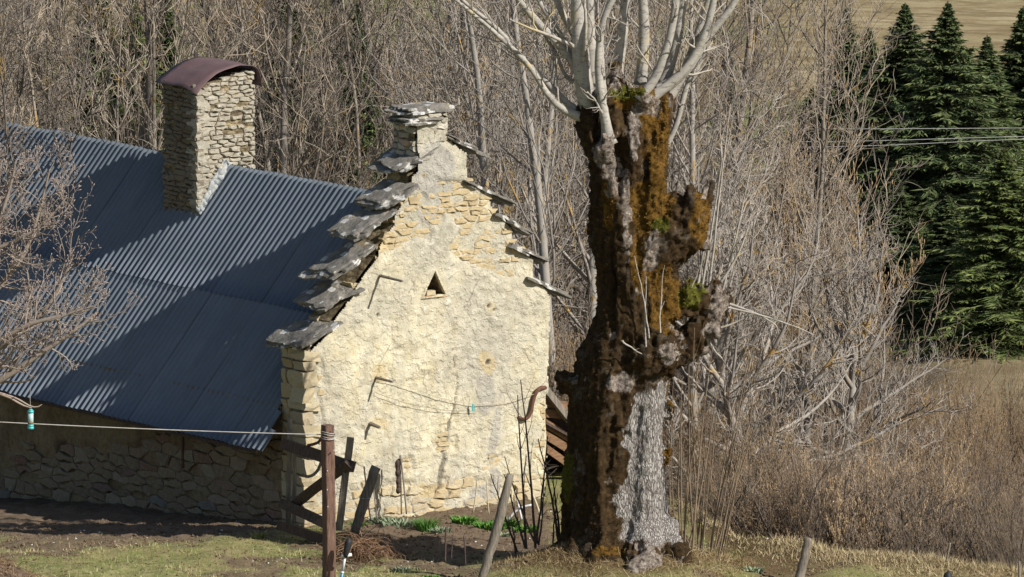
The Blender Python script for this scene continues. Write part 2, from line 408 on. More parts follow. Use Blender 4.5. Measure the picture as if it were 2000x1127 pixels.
def build_ground():
    def axis(segs):
        out = [np.array([segs[0][0]])]
        for a, b, st in segs: out.append(np.linspace(a, b, max(2, int(round((b - a) / st)) + 1))[1:])
        return np.concatenate(out)
    xs = axis([(-900, -300, 60), (-300, -60, 12), (-60, -13, 2.2), (-13, 13, .11), (13, 60, 2.2), (60, 300, 12), (300, 900, 60)])
    ys = axis([(-400, -60, 30), (-60, -14, 3), (-14, 6, .11), (6, 30, .8), (30, 130, 3), (130, 330, 3), (330, 1500, 45)])
    X, Y = np.meshgrid(xs, ys)
    x, y = X.ravel(), Y.ravel()
    z = height(x, y)
    sm = soil_mask(x, y)
    z = z + sm * .035 * fbm(x * 7, y * 7, 0, 3, 41)
    nx, ny = len(xs), len(ys)
    idx = np.arange(nx * ny).reshape(ny, nx)
    q = np.stack([idx[:-1, :-1], idx[:-1, 1:], idx[1:, 1:], idx[1:, :-1]], -1).reshape(-1, 4)
    lip = np.exp(-((y - crest(x) + .6) / .9) ** 2) * sst(3.0, 5, x) * sst(25, 14, x)
    r2 = (x - TREE[0]) ** 2 * .75 + (y - TREE[1]) ** 2
    dry = np.clip(lip + .35 * sst(3.2, 1.5, r2), 0, 1)
    forest = np.clip(sst(3, 9, y - crest(x) * 0 + np.where(x > 3, 3, 0)) * sst(108, 92, y), 0, 1)
    meadow = sst(92, 104, y) + sst(9, 14, x - (y - 20) * .02) * sst(15, 30, y)
    m = NT('ground_cover', .95, .1)
    n1 = m.noise(.5, 6, .7); n2 = m.noise(4, 6, .7); n3 = m.noise(25, 4, .7)
    grass = m.ramp(n2, [(.3, (.12, .14, .045)), (.5, (.20, .205, .08)), (.68, (.34, .30, .16))])
    grass = m.mix(m.ramp(n1, [(.42, .0), (.62, .6)]), grass, (.27, .215, .11))
    soil = m.ramp(m.math('ADD', m.math('MULTIPLY', n2, .5), m.math('MULTIPLY', n3, .5)), [(.32, (.080, .056, .036)), (.5, (.15, .11, .075)), (.68, (.23, .175, .125))])
    leaf = m.ramp(n3, [(.3, (.035, .027, .02)), (.55, (.08, .062, .044)), (.75, (.15, .115, .08))])
    dryc = m.ramp(n3, [(.3, (.17, .115, .055)), (.5, (.29, .215, .115)), (.7, (.42, .34, .2))])
    mead = m.ramp(m.noise(.35, 7, .7), [(.3, (.20, .155, .08)), (.5, (.28, .225, .125)), (.7, (.37, .31, .19))])
    hillc = m.ramp(m.noise(.22, 9, .75), [(.34, (.20, .16, .085)), (.5, (.30, .245, .14)), (.62, (.38, .32, .20)), (.75, (.27, .19, .11))])
    hillc = m.mix(m.ramp(m.noise(.9, 6, .75, m.co('Object', (.45, 1.4, 1))), [(.42, .8), (.56, .0)]), hillc, (.17, .125, .065))
    hillc = m.mix(m.ramp(m.noise(.045, 3, .5, m.co('Object', (1, 2.2, 1))), [(.53, .0), (.58, .85)]), hillc, (.15, .17, .06))
    c = m.mix(m.attr('soil'), grass, soil); c = m.mix(m.attr('dry'), c, dryc)
    c = m.mix(m.attr('mound'), c, m.ramp(n3, [(.3, (.05, .034, .018)), (.5, (.10, .07, .034)), (.7, (.18, .13, .065))])); c = m.mix(m.attr('forest'), c, leaf); c = m.mix(m.attr('meadow'), c, mead); c = m.mix(m.attr('hill'), c, hillc)
    m.color(c); m.bump(m.math('ADD', n2, n3), .6, .04)
    me = new_mesh('ground', np.stack([x, y, z], 1), [q], m.m, True,
                  {'soil': sm, 'dry': dry, 'forest': forest, 'meadow': np.clip(meadow, 0, 1), 'hill': sst(125, 150, y), 'mound': np.maximum(sst(4.5, 2.0, r2), sst(1.0, 2.0, x - TREE[0]) * sst(4.2, 3.2, x - TREE[0]) * sst(-8.5, -7.5, y) * sst(4, 2, y))})
    return tag(link('ground', me), kind='structure')
build_ground()

# ------------------------------------------------------------------ the house
house = empty('stone_house', HOUSE, AZ)
tag(house, 'old stone house with pale plastered stepped gable and blue-grey corrugated metal roof', 'house')
HW = 2.87; PT = .75                      # half width, parapet thickness
RIDX, RIDZ, TAN = .3, 6.05, 1.19
def roof_z(x): return RIDZ - TAN * abs(x - RIDX)
rng = np.random.default_rng(7)

def poly_inside(px, pz, poly):
    px = np.asarray(px, float); pz = np.asarray(pz, float); ins = np.zeros(px.shape, bool)
    n = len(poly); j = n - 1
    for i in range(n):
        xi, zi = poly[i]; xj, zj = poly[j]
        c = ((zi > pz) != (zj > pz)) & (px < (xj - xi) * (pz - zi) / (zj - zi + 1e-12) + xi)
        ins ^= c; j = i
    return ins
OUT_PX = [(596, 1045), (599, 690), (604, 684), (642, 640), (646, 628), (690, 572), (692, 556), (735, 498), (737, 484), (770, 438), (770, 422), (800, 374), (799, 345), (813, 334), (811, 232),
          (873, 226), (874, 270), (908, 296), (912, 348), (958, 382), (964, 414), (1000, 440), (1002, 478), (1038, 506), (1042, 540), (1073, 577), (1069, 780), (1068, 870), (1066, 1015)]
OUT = [G(*p) for p in OUT_PX]
NICHE = [G(822, 578), G(846, 526), G(862, 576)]
NICHE = [G(824, 580), G(833, 556), G(846, 527), G(856, 552), G(866, 574)]

def blob_px(x, z, cx, cy, rx, ry, rot=0.0, nz=.35, seed=0):
    """soft irregular patch given in photo pixels on the gable plane"""
    bx, bz = G(cx, cy); dx = (x - bx) * 81.9; dz = (z - bz) * 99
    c, s_ = math.cos(rot), math.sin(rot)
    u = (dx * c + dz * s_) / rx; v = (-dx * s_ + dz * c) / ry
    d = np.hypot(u, v) + nz * fbm(x * 4, z * 4, 0, 4, seed)
    return sst(1.05, .85, d)
def stones_zone(x, z):
    """1 where the plaster has fallen and the stones show"""
    n = fbm(x * 2.2, z * 2.2, 0, 4, 51)
    n2 = fbm(x * 5, z * 5, 0, 3, 52) * .5
    a = np.zeros_like(np.asarray(x, float))
    for (cx, cy, rx, ry, rot) in [(955, 435, 75, 75, -.5), (890, 390, 60, 36, -.4), (985, 500, 45, 45, 0), (775, 440, 40, 62, -.7), (810, 425, 60, 45, 0), (925, 480, 50, 40, 0)]:
        a = np.maximum(a, blob_px(x, z, cx, cy, rx, ry, rot, .22, 61))
    zl = np.interp(np.asarray(x), [-2.87, -2.2, 0, 1, 2.87], [.42, .55, .42, .34, .3])
    base = sst(.14, -.05, z - zl + n * .20)
    quoin = sst(.1, .02, np.asarray(x) + 2.87 - .34 - n * .16) * sst(3.3, 3.1, z)
    quoin2 = sst(.08, .02, 2.87 - .12 - np.asarray(x) - n * .10) * sst(2.2, 2.0, z)
    low = sst(.25, .5, n + n2 - .35 + sst(1.6, .6, z) * .45) * sst(1.9, 1.1, z) * .95
    return np.maximum.reduce([a, base, quoin, quoin2, low])

def build_gable():
    st = .034
    xs = np.arange(-HW - .02, HW + .06, st); zs = np.arange(-.45, 7.95, st)
    X, Z = np.meshgrid(xs, zs); x, z = X.ravel(), Z.ravel()
    zone = stones_zone(x, z)
    cement = np.maximum.reduce([blob_px(x, z, 848, 330, 44, 62, .1, .25, 71), blob_px(x, z, 945, 765, 16, 46, .1, .4, 72) * .75, blob_px(x, z, 968, 830, 9, 55, -.15, .4, 73) * .75,
                                blob_px(x, z, 965, 945, 12, 50, .1, .4, 74) * .8, blob_px(x, z, 930, 975, 34, 22, .7, .3, 75), blob_px(x, z, 840, 410, 26, 28, 0, .3, 76) * .7])
    grey = np.clip(.32 + .7 * fbm(x * .7, z * .7, 0, 3, 77) + .55 * sst(-2.0, .2, x + (z - 4) * .2) * sst(1.2, 3.2, z), 0, 1)
    ochre = np.maximum.reduce([blob_px(x, z, 742, 478, 17, 15, 0, .15, 78), blob_px(x, z, 955, 598, 12, 16, 0, .4, 79) * .6, blob_px(x, z, 950, 706, 15, 22, 0, .4, 80) * .8, blob_px(x, z, 738, 730, 16, 18, 0, .4, 81) * .8,
                               blob_px(x, z, 842, 955, 35, 16, 0, .3, 82), blob_px(x, z, 735, 826, 22, 12, 0, .4, 83) * .7, blob_px(x, z, 952, 512, 10, 12, 0, .3, 84) * .6])
    dark = np.zeros_like(x)
    # the crack that wanders down the middle, then the stained foot of it
    crack = [(880, 680), (893, 760), (880, 800), (868, 850), (866, 905), (858, 940), (862, 980)]
    cp = np.array([G(*p) for p in crack]); cx = np.interp(z, cp[::-1, 1], cp[::-1, 0]) + .03 * fbm(z * 6, z * 0, 0, 3, 85)
    wid = np.interp(z, cp[::-1, 1], [.075, .06, .05, .035, .02, .014, .004])
    dcr = sst(wid * 1.6, wid * .5, np.abs(x - cx) + .02 * vnoise(x * 25, z * 25, 0, 86)) * ((z > cp[-1, 1]) & (z < cp[0, 1]))
    for hx, hy, r in [(952, 597, 4), (951, 707, 4.5), (737, 614, 3), (962, 604, 2.5)]:
        dark = np.maximum(dark, blob_px(x, z, hx, hy, r, r * 1.2, 0, .1, 87))
    dark = np.maximum(dark, dcr * .75)
    # relief: rough lime plaster 2-5 cm thick over the stone face
    rel = .016 * fbm(x * 2.0, z * 2.0, 0, 4, 90) + .008 * fbm(x * 11, z * 11, 0, 3, 91)
    thick = .045 * (1 - zone) + rel + .012 * cement - .05 * dark
    chips = sst(.42, .6, fbm(x * 3.4, z * 3.4, 0, 4, 93)) * (1 - cement)
    thick = thick - .016 * chips
    y = -thick
    # the apex sags back a touch and the plaster bulges at the foot
    ok = poly_inside(x + .022 * vnoise(x * 6, z * 6, 0, 94), z + .022 * vnoise(x * 6, z * 6, 3, 95), OUT)
    nich = poly_inside(x, z, NICHE)
    nx = len(xs); idx = np.arange(len(x)).reshape(len(zs), nx)
    q = np.stack([idx[:-1, :-1], idx[:-1, 1:], idx[1:, 1:], idx[1:, :-1]], -1).reshape(-1, 4)
    keep = ok[q].all(1) & ~(nich[q].sum(1) >= 2)
    q = q[keep]
    used = np.unique(q); remap = -np.ones(len(x), int); remap[used] = np.arange(len(used))
    V = np.stack([x, y, z], 1)[used]
    me = new_mesh('gable_wall', V, [remap[q]], M['plaster'], True,
                  {'grey': grey[used], 'cement': cement[used], 'ochre': ochre[used], 'dark': dark[used]})
    gw = link('gable_wall', me, house)
    # masonry core behind the plaster
    core = MB(); n = len(OUT)
    P = np.array(OUT); c0 = P.mean(0)
    inner = [(px_, pz_) for px_, pz_ in P]
    import mathutils
    f = [(a, .03, b) for a, b in inner]; bk = [(a, PT, b) for a, b in inner]
    V = np.array(f + bk)
    sides = [(i, (i + 1) % n, n + (i + 1) % n, n + i) for i in range(n)]
    tri = mathutils.geometry.tessellate_polygon([[Vector((a, b, 0)) for a, b in inner]])
    tri = np.array(tri)
    # front tessellation leaves the niche open: the core front is 3 cm behind the plaster except around it
    core.add(V, quads=sides, tris=tri[:, ::-1] + n)
    me2 = core.mesh('masonry_core', M['stone_core'], False)
    co = link('masonry_core', me2, gw)
    return gw
def mat_core():
    m = NT('rough_masonry', .95, .1)
    v = m.vor(5, m.co('Object', (1, 1, 2.2)))
    c = m.ramp(m.noise(5, 6, .7), [(.3, (.20, .155, .09)), (.55, (.36, .29, .18)), (.75, (.46, .39, .26))])
    c = m.mix(m.ramp(v, [(.42, .0), (.6, .65)]), c, (.10, .08, .055))
    m.color(c); m.bump(m.math('SUBTRACT', m.noise(14, 5, .7), v), 1.0, .08); return m.m
M['stone_core'] = mat_core()
gable = build_gable()

# niche: a recess with sloping cheeks, a tile sill and one loose brick
def build_niche():
    b = MB(); n = len(NICHE); dpt = .42
    f = [(a, -.03, c) for a, c in NICHE]; k = [(a, dpt, c) for a, c in NICHE]
    b.add(np.array(f + k), quads=[(i, n + i, n + (i + 1) % n, (i + 1) % n) for i in range(n)], tris=[(n, n + i + 1, n + i) for i in range(1, n - 1)])
    b.obj('niche', M['stone_core'], gable, False)
    cn = np.array(NICHE); c0 = cn.mean(0); nn = 5; rim = MB(); r = np.random.default_rng(8)
    inn = np.concatenate([np.array([cn[i] + (cn[(i + 1) % n] - cn[i]) * k / nn for k in range(nn)]) for i in range(n)]); m_ = len(inn)
    inn = c0 + (inn - c0) * r.uniform(.94, 1.02, (m_, 1)); out = c0 + (inn - c0) * r.uniform(1.28, 1.5, (m_, 1))
    V = np.concatenate([np.stack([p_[:, 0], np.full(m_, y_), p_[:, 1]], 1) for p_, y_ in ((inn, -.0), (inn * .5 + inn * .5, -.075), ((inn + out) / 2, -.078), (out, -.02))]); i = np.arange(m_); j = (i + 1) % m_
    rim.add(V, quads=np.concatenate([np.stack([i + k * m_, j + k * m_, j + (k + 1) * m_, i + (k + 1) * m_], 1) for k in range(3)])); rim.obj('niche_rim', M['plaster'], gable)
    s = MB(); (xa, za), (xb, zb) = NICHE[0], NICHE[-1]
    s.box(((xa + xb) / 2 + .02, .02, za - .0), (.50, .2, .035), a=0, jit=.008, rng=rng); o = s.obj('niche_sill', M['brick'], gable, False)
    s = MB(); s.box((xa + .17, .0, za + .07), (.2, .16, .085), jit=.006, rng=rng); s.obj('loose_brick', M['stone_gable'], gable, False)
build_niche()

# wooden pegs sticking out of the gable
for (px, py, L, th, tl) in [(742, 538, .75, .055, .03), (734, 737, .56, .055, .02), (722, 826, .32, .075, .05)]:
    x0, z0 = G(px, py, -.03)
    b = MB(); b.tubes(np.array([[x0, .1, z0], [x0, -.03 - L * .5, z0 - tl * .5], [x0 + .02, -.03 - L, z0 - tl]]), np.array([th * .6, th * .5, th * .42]), 5, cap=True)
    b.obj('wooden_peg', M['wood_grey'], gable, False)
# rusty S-shaped iron bar by the right edge
S_px = [(1068, 757), (1050, 756), (1041, 762), (1035, 780), (1032, 798), (1028, 812), (1018, 820), (1010, 814)]
Sp = np.array([[G(*p)[0], -.11, G(*p)[1]] for p in S_px]); Sp[0, 1] = .02; Sp[-1, 1] = -.02
b = MB(); b.tubes(resample(Sp, 22), np.linspace(.045, .035, 22), 7, cap=True); b.obj('iron_bar', M['rust'], gable)

# ---- stones: shared irregular blocks
def stone_meshes(prefix, mat, n=9, seed=3):
    r = np.random.default_rng(seed); out = []
    base = []
    for i in (-1, 0, 1):
        for j in (-1, 0, 1):
            for k in (-1, 0, 1):
                if (i, j, k) != (0, 0, 0): base.append((i, j, k))
    base = np.array(base, float); key = {tuple(v.astype(int)): i for i, v in enumerate(base)}
    quads = []
    for ax in range(3):
        for sgn in (-1, 1):
            o1, o2 = [a for a in range(3) if a != ax]
            for i in (-1, 0):
                for j in (-1, 0):
                    c = []
                    for di, dj in ((0, 0), (1, 0), (1, 1), (0, 1)):
                        v = [0, 0, 0]; v[ax] = sgn; v[o1] = i + di; v[o2] = j + dj; c.append(key[tuple(v)])
                    if (sgn > 0) == (ax == 1): c = c[::-1]
                    quads.append(c)
    for s in range(n):
        v = base.copy(); l = np.linalg.norm(v, axis=1, keepdims=True)
        v = v * (1 - .05 * (l - 1) / .73)                       # worn corners
        v += r.normal(0, .075, v.shape)
        v[:, 0] += .18 * r.normal() * v[:, 2]; v[:, 2] += .12 * r.normal() * v[:, 0]
        out.append(new_mesh(prefix, v * .5, [np.array(quads)], mat, False))
    return out
SM_g = stone_meshes('stone', M['stone_gable'], 9, 3)
SM_s = stone_meshes('stone', M['stone_side'], 9, 4)
SM_c = stone_meshes('stone', M['stone_chim'], 9, 5)
STONES = []      # (screen size, parent, mesh, loc, rot, scale)
def voro(a0, a1, z0, z1, h, wd, r, inside, drop=.06):
    """interlocking irregular field stones: clipped cells of a jittered, coursed lattice -> list of (polygon, a, z)"""
    seeds = []; z = z0 - h; k = 0
    while z < z1 + h:
        hh = h * r.uniform(.6, 1.5); a = a0 - wd * r.uniform(.5, 1.2)
        while a < a1 + wd:
            ww = wd * r.uniform(.45, 1.75); seeds.append((a + ww / 2, z + hh / 2 + r.normal(0, .12) * hh + .25 * h * float(vnoise(a * 1.1, z, 0, 34)), hh)); a += ww
        z += hh
    Sd = np.array(seeds); asp = wd / h * 1.05; Q = np.stack([Sd[:, 0], Sd[:, 1] * asp], 1); out = []
    for i in range(len(Sd)):
        a, z = Sd[i, :2]
        if not (a0 - .05 < a < a1 + .05 and z0 - .02 < z < z1 + .05) or not inside(a, z): continue
        d = np.hypot(Q[:, 0] - Q[i, 0], Q[:, 1] - Q[i, 1]); nb = np.argsort(d)[1:22]
        R = wd * 1.3; poly = [(Q[i, 0] + R * math.cos(t), Q[i, 1] + R * math.sin(t)) for t in np.arange(8) * math.pi / 4 + .39]
        lim = [((a0, 0), (-1, 0)), ((a1, 0), (1, 0))]
        planes = [((Q[i] + Q[j]) / 2, Q[j] - Q[i]) for j in nb] + [(np.array(p), np.array(n_)) for p, n_ in lim]
        for m_, n_ in planes:
            new = []
            for k in range(len(poly)):
                p, q = np.array(poly[k]), np.array(poly[(k + 1) % len(poly)]); dp, dq = (p - m_) @ n_, (q - m_) @ n_
                if dp <= 0: new.append(tuple(p))
                if dp * dq < 0: new.append(tuple(p + (q - p) * dp / (dp - dq)))
            poly = new
            if len(poly) < 3: break
        if len(poly) < 3: continue
        P = np.array(poly); P[:, 1] /= asp
        keep = np.linalg.norm(P - np.roll(P, 1, 0), axis=1) > .012; P = P[keep]
        if len(P) >= 3 and r.random() > drop:
            mid = (P + np.roll(P, -1, 0)) / 2; ed = np.roll(P, -1, 0) - P; le = np.linalg.norm(ed, axis=1, keepdims=True)
            mid = mid + np.stack([-ed[:, 1], ed[:, 0]], 1) * r.normal(.02, .05, (len(P), 1)); keep2 = (le[:, 0] > .09)
            Q2 = []
            for u in range(len(P)):
                Q2.append(P[u])
                if keep2[u]: Q2.append(mid[u])
            out.append((np.array(Q2), a, z))
    return out
def cell_stone(parent, mat, P, r, axis, face, depth, proud, gap=.010, wt=1.0, tilt=.25):
    """a stone with chipped arrises from its outline P in the wall; face = coordinate of the wall face, outwards negative"""
    c = P.mean(0); D = P - c; ln = np.linalg.norm(D, axis=1, keepdims=True); sz = np.ptp(P, axis=0)
    if sz.min() < .03: return
    E = D * np.clip(1 - gap / ln, .5, 1) + r.normal(0, .006, D.shape); n = len(P)
    gx, gz_ = r.normal(0, tilt * .12, 2); pr = proud * r.uniform(.35, 1.3)
    Fr = E * r.uniform(.72, .88, (n, 1)); ctr = r.normal(0, .12, 2) * sz * .5
    e0 = -pr * r.uniform(.2, .55, n); f0 = -pr * (1 + r.normal(0, .14, n)) - (Fr[:, 0] * gx + Fr[:, 1] * gz_)
    dpt = np.concatenate([np.full(n, depth), e0, f0, [-pr * 1.08 - (ctr[0] * gx + ctr[1] * gz_)]]); A = np.concatenate([E, E, Fr, [ctr]])
    V = np.stack([A[:, 0], dpt, A[:, 1]], 1) if axis == 'y' else np.stack([dpt, A[:, 0], A[:, 1]], 1)
    i = np.arange(n); j = (i + 1) % n; q = np.concatenate([np.stack([i, j, j + n, i + n], 1), np.stack([i + n, j + n, j + 2 * n, i + 2 * n], 1)]); t = np.stack([i + 2 * n, j + 2 * n, np.full(n, 3 * n)], 1)
    if axis == 'x': q, t = q[:, ::-1], t[:, ::-1]
    me = new_mesh('stone', V, [q, t], mat, False)
    loc = (c[0], face, c[1]) if axis == 'y' else (face, c[0], c[1])
    STONES.append((sz[0] * sz[1] * wt, parent, me, loc, (0, 0, 0), (1, 1, 1)))
def put(parent, meshes, p, n_axis, w_, d_, h_, r, wt=1.0, proud=.0):
    """n_axis 'y': stone faces the gable front; 'x': faces the long wall side"""
    rot = (r.normal(0, .05), r.normal(0, .06), r.normal(0, .06))
    sc = (w_, d_, h_) if n_axis == 'y' else (d_, w_, h_)
    STONES.append((w_ * h_ * wt, parent, meshes[r.integers(len(meshes))], p, rot, sc))
r1 = np.random.default_rng(11)
# gable: the field stones where the plaster is gone
def ins_g(a, z):
    if not (poly_inside(np.array([a]), np.array([z]), OUT)[0]): return False
    if poly_inside(np.array([a]), np.array([z]), NICHE)[0]: return False
    return float(stones_zone(np.array([a]), np.array([z]))[0]) > .5
for (z0_, z1_, hh_, ww_, a0_) in [(-.3, .75, .17, .34, -HW + .12), (.75, 7.2, .105, .27, -HW + .3)]:
    for P, a, z in voro(a0_, HW - .03, z0_, z1_, hh_, ww_, r1, ins_g, .2): cell_stone(gable, M['stone_gable'], P, r1, 'y', .012, .12, .045 if z < .75 else .036, .013)
# quoins on the front left corner, lit face and shaded return
z = -.3; k = 0
while z < 3.2:
    hh = r1.uniform(.16, .34); L1, L2 = (r1.uniform(.3, .42), r1.uniform(.5, .72))
    if k % 2: L1, L2 = L1 * .75, L2 * .8
    STONES.append((9, gable, SM_g[r1.integers(9)], (-HW + L1 / 2 - .045, L2 / 2 - .06, z + hh / 2), (r1.normal(0, .03), r1.normal(0, .03), r1.normal(0, .05)), (L1, L2, hh * .96)))
    if L2 < .75: STONES.append((5, gable, SM_g[r1.integers(9)], (-HW + .1, L2 + (.8 - L2) / 2 - .02, z + hh / 2), (0, 0, r1.normal(0, .05)), (.26, max(.12, .8 - L2), hh * .95)))
    z += hh; k += 1
# stones of the stepped parapet, left side, under the coping
for i in range(1, 15):
    x0, z0 = OUT[i]
    for _ in range(3):
        yy = r1.uniform(.12, .7); STONES.append((2.2, gable, SM_g[r1.integers(9)], (x0 + .05 + r1.uniform(0, .05), yy, z0 - r1.uniform(.02, .22)), (r1.normal(0, .06), r1.normal(0, .06), r1.normal(0, .1)), (.22, r1.uniform(.22, .4), r1.uniform(.09, .16))))
# pinnacle at the apex
PX0, PX1 = G(811, 240)[0], G(873, 240)[0]; PZ0, PZ1 = G(840, 322)[1], G(840, 228)[1]
for P, a, z in voro(PX0, PX1, PZ0 + .45, PZ1, .12, .26, r1, lambda a, z: True): cell_stone(gable, M['stone_chim'], P, r1, 'y', -.01, .12, .05, .012, 3)
for P, a, z in voro(.0, PT, PZ0, PZ1, .12, .26, r1, lambda a, z: True): cell_stone(gable, M['stone_chim'], P, r1, 'x', PX0 + .01, .12, .05, .012, 3)

# ---- coping slabs
def slab_mesh(L, Wd, th, seed, layers=3):
    """L along local y (into the wall), Wd along local x; ragged split stone"""
    r = np.random.default_rng(seed); b = MB()
    for ly in range(layers):
        nu, nv = 16, 20; t = th / layers
        shr = 1.0 - .09 * ly * r.uniform(.2, 1.0)
        U, Vv = np.meshgrid(np.linspace(-1, 1, nu), np.linspace(-1, 1, nv)); u, v = U.ravel(), Vv.ravel()
        ang = np.arctan2(v, u); rr = np.maximum(np.abs(u), np.abs(v))
        ka = np.sort(r.uniform(-np.pi, np.pi, 13)); kv = r.normal(0, .12, 13); edge = 1 + (np.interp(ang, np.concatenate([[ka[-1] - 2 * np.pi], ka, [ka[0] + 2 * np.pi]]), np.concatenate([[kv[-1]], kv, [kv[0]]])) + .04 * fbm(np.cos(ang) * 2.2, np.sin(ang) * 2.2, ly * 3.1, 4, seed) + .05 * fbm(np.cos(ang) * 7, np.sin(ang) * 7, ly * 2.3, 3, seed + 2)) * rr
        corner = 1 - .05 * np.clip(np.minimum(np.abs(u), np.abs(v)) - .6, 0, 1) / .4
        x = u * Wd / 2 * edge * corner * shr; y = v * L / 2 * edge * corner * shr
        top = t * .5 + .014 * fbm(u * 2.2, v * 2.2, seed, 4, seed + 5) - .012 * (rr > .97)
        bot = -t * .5 + .012 * fbm(u * 3, v * 3, seed + 4, 3, seed + 9)
        n = nu * nv; zc = ly * t * .92
        idx = np.arange(n).reshape(nv, nu)
        q = np.stack([idx[:-1, :-1], idx[:-1, 1:], idx[1:, 1:], idx[1:, :-1]], -1).reshape(-1, 4)
        ring = np.concatenate([idx[0, :-1], idx[:-1, -1], idx[-1, :0:-1], idx[:0:-1, 0]])
        j = np.roll(ring, -1)
        side = np.stack([ring, ring + n, j + n, j], -1)[:, ::-1]
        off = np.array([r.normal(0, .03), r.normal(0, .04), zc])
        b.add(np.concatenate([np.stack([x, y, top], 1), np.stack([x, y, bot], 1)]) + off, quads=np.concatenate([q, q[:, ::-1] + n, side]))
    return b.mesh('coping_slab', M['slab'], False)
# left: front lower corner in the photo, depth into the wall, width up the slope, tilt
for i, (px, py, L, Wd, tilt) in enumerate([(588, 690, 1.25, .82, 26), (636, 612, 1.15, .84, 24), (652, 552, 1.10, 1.06, 27), (692, 476, .98, .98, 26), (746, 415, .98, .78, 27), (782, 345, 1.12, .92, 24)]):
    x0, z0 = G(px, py, -.16); t = math.radians(tilt)
    o = link('coping_slab', slab_mesh(L, Wd * 1.16, .14, 100 + i), gable)
    o.location = (x0 + Wd * .58 * math.cos(t), -.16 + L / 2, z0 + Wd * .58 * math.sin(t) + .05); o.rotation_euler = (rng.normal(0, .03), -t, rng.normal(0, .05))
for i, (xa, ya, xb, yb) in enumerate([(872, 266, 953, 306), (903, 356, 1006, 402), (965, 418, 1046, 463), (990, 478, 1072, 516), (1030, 540, 1117, 581)]):
    (x0, z0), (x1, z1) = G(xa, ya, -.06), G(xb, yb, -.06); L = math.hypot(x1 - x0, z1 - z0)
    o = link('coping_slab', slab_mesh(.95, L * .95, .10, 120 + i, 2), gable)
    o.location = ((x0 + x1) / 2, .36, (z0 + z1) / 2); o.rotation_euler = (rng.normal(0, .02), math.atan2(z0 - z1, x1 - x0), rng.normal(0, .03))
for px0, px1, py, th, L, sd in [(786, 884, 222, .13, .72, 140), (782, 866, 243, .12, .75, 141)]:
    (x0, z0), (x1, _) = G(px0 + 18, py, -.06), G(px1, py, -.06)
    o = link('coping_slab', slab_mesh(L + .1, x1 - x0 + .1, th, sd), gable); o.location = ((x0 + x1) / 2, .32, z0); o.rotation_euler = (0, rng.normal(0, .03), .03)

# ---- long side wall, in shade
def side_plaster(y, z):
    ztop = roof_z(-HW) - .05
    gz = -.08 * y
    n = fbm(y * .9, z * 1.3, 0, 4, 151)
    return sst(-.08, .10, (z - gz) - .95 - .45 * n - .45 * sst(6.2, 5.2, y) - .25 * sst(3.5, 2.5, y))
def build_side():
    st = .05
    ys = np.arange(PT - .02, 15.6, st); zs = np.arange(-2.4, 2.30, st)
    Yg, Zg = np.meshgrid(ys, zs); y, z = Yg.ravel(), Zg.ravel()
    pl = side_plaster(y, z)
    x = -HW + .02 - .05 * pl - .03 * fbm(y * 2, z * 2, 0, 4, 152) - .014 * fbm(y * 8, z * 8, 0, 3, 153)
    idx = np.arange(len(y)).reshape(len(zs), len(ys))
    q = np.stack([idx[:-1, :-1], idx[1:, :-1], idx[1:, 1:], idx[:-1, 1:]], -1).reshape(-1, 4)
    grey = sst(.5, .8, -((y - 8.7) / .42) ** 2 - ((z - .25) / .42) ** 2 + 1.2) * .8
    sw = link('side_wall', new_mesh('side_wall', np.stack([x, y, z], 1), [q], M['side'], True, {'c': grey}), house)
    b = MB()      # far and hidden walls
    b.box((HW - .3, 8.2, .9), (.6, 15.0, 5.0)); b.box((0, 15.8, 1.0), (2 * HW, .5, 4.6)); b.obj('rear_wall', M['side'], house, False)
    b = MB(); zt = 3.2   # end gable triangle
    b.add([(-HW, 15.9, 2.2), (HW, 15.9, 2.9), (RIDX, 15.9, RIDZ - .1), (-HW, 15.6, 2.2), (HW, 15.6, 2.9), (RIDX, 15.6, RIDZ - .1)], tris=[(0, 2, 1), (3, 4, 5)], quads=[(0, 3, 5, 2), (1, 2, 5, 4), (0, 1, 4, 3)]); b.obj('rear_gable', M['side'], house, False)
    return sw
side = build_side()
r2 = np.random.default_rng(12)
def ins_s(a, z): return float(side_plaster(np.array([a]), np.array([z]))[0]) < .45
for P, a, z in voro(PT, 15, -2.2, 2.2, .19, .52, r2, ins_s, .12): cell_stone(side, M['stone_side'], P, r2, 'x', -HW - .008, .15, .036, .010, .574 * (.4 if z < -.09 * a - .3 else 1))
# a dark drain stain reads as a slot between stones: iron strap
b = MB(); b.box((-HW - .06, 4.25, .95), (.03, .05, .75)); b.obj('iron_strap', M['rust'], side, False)

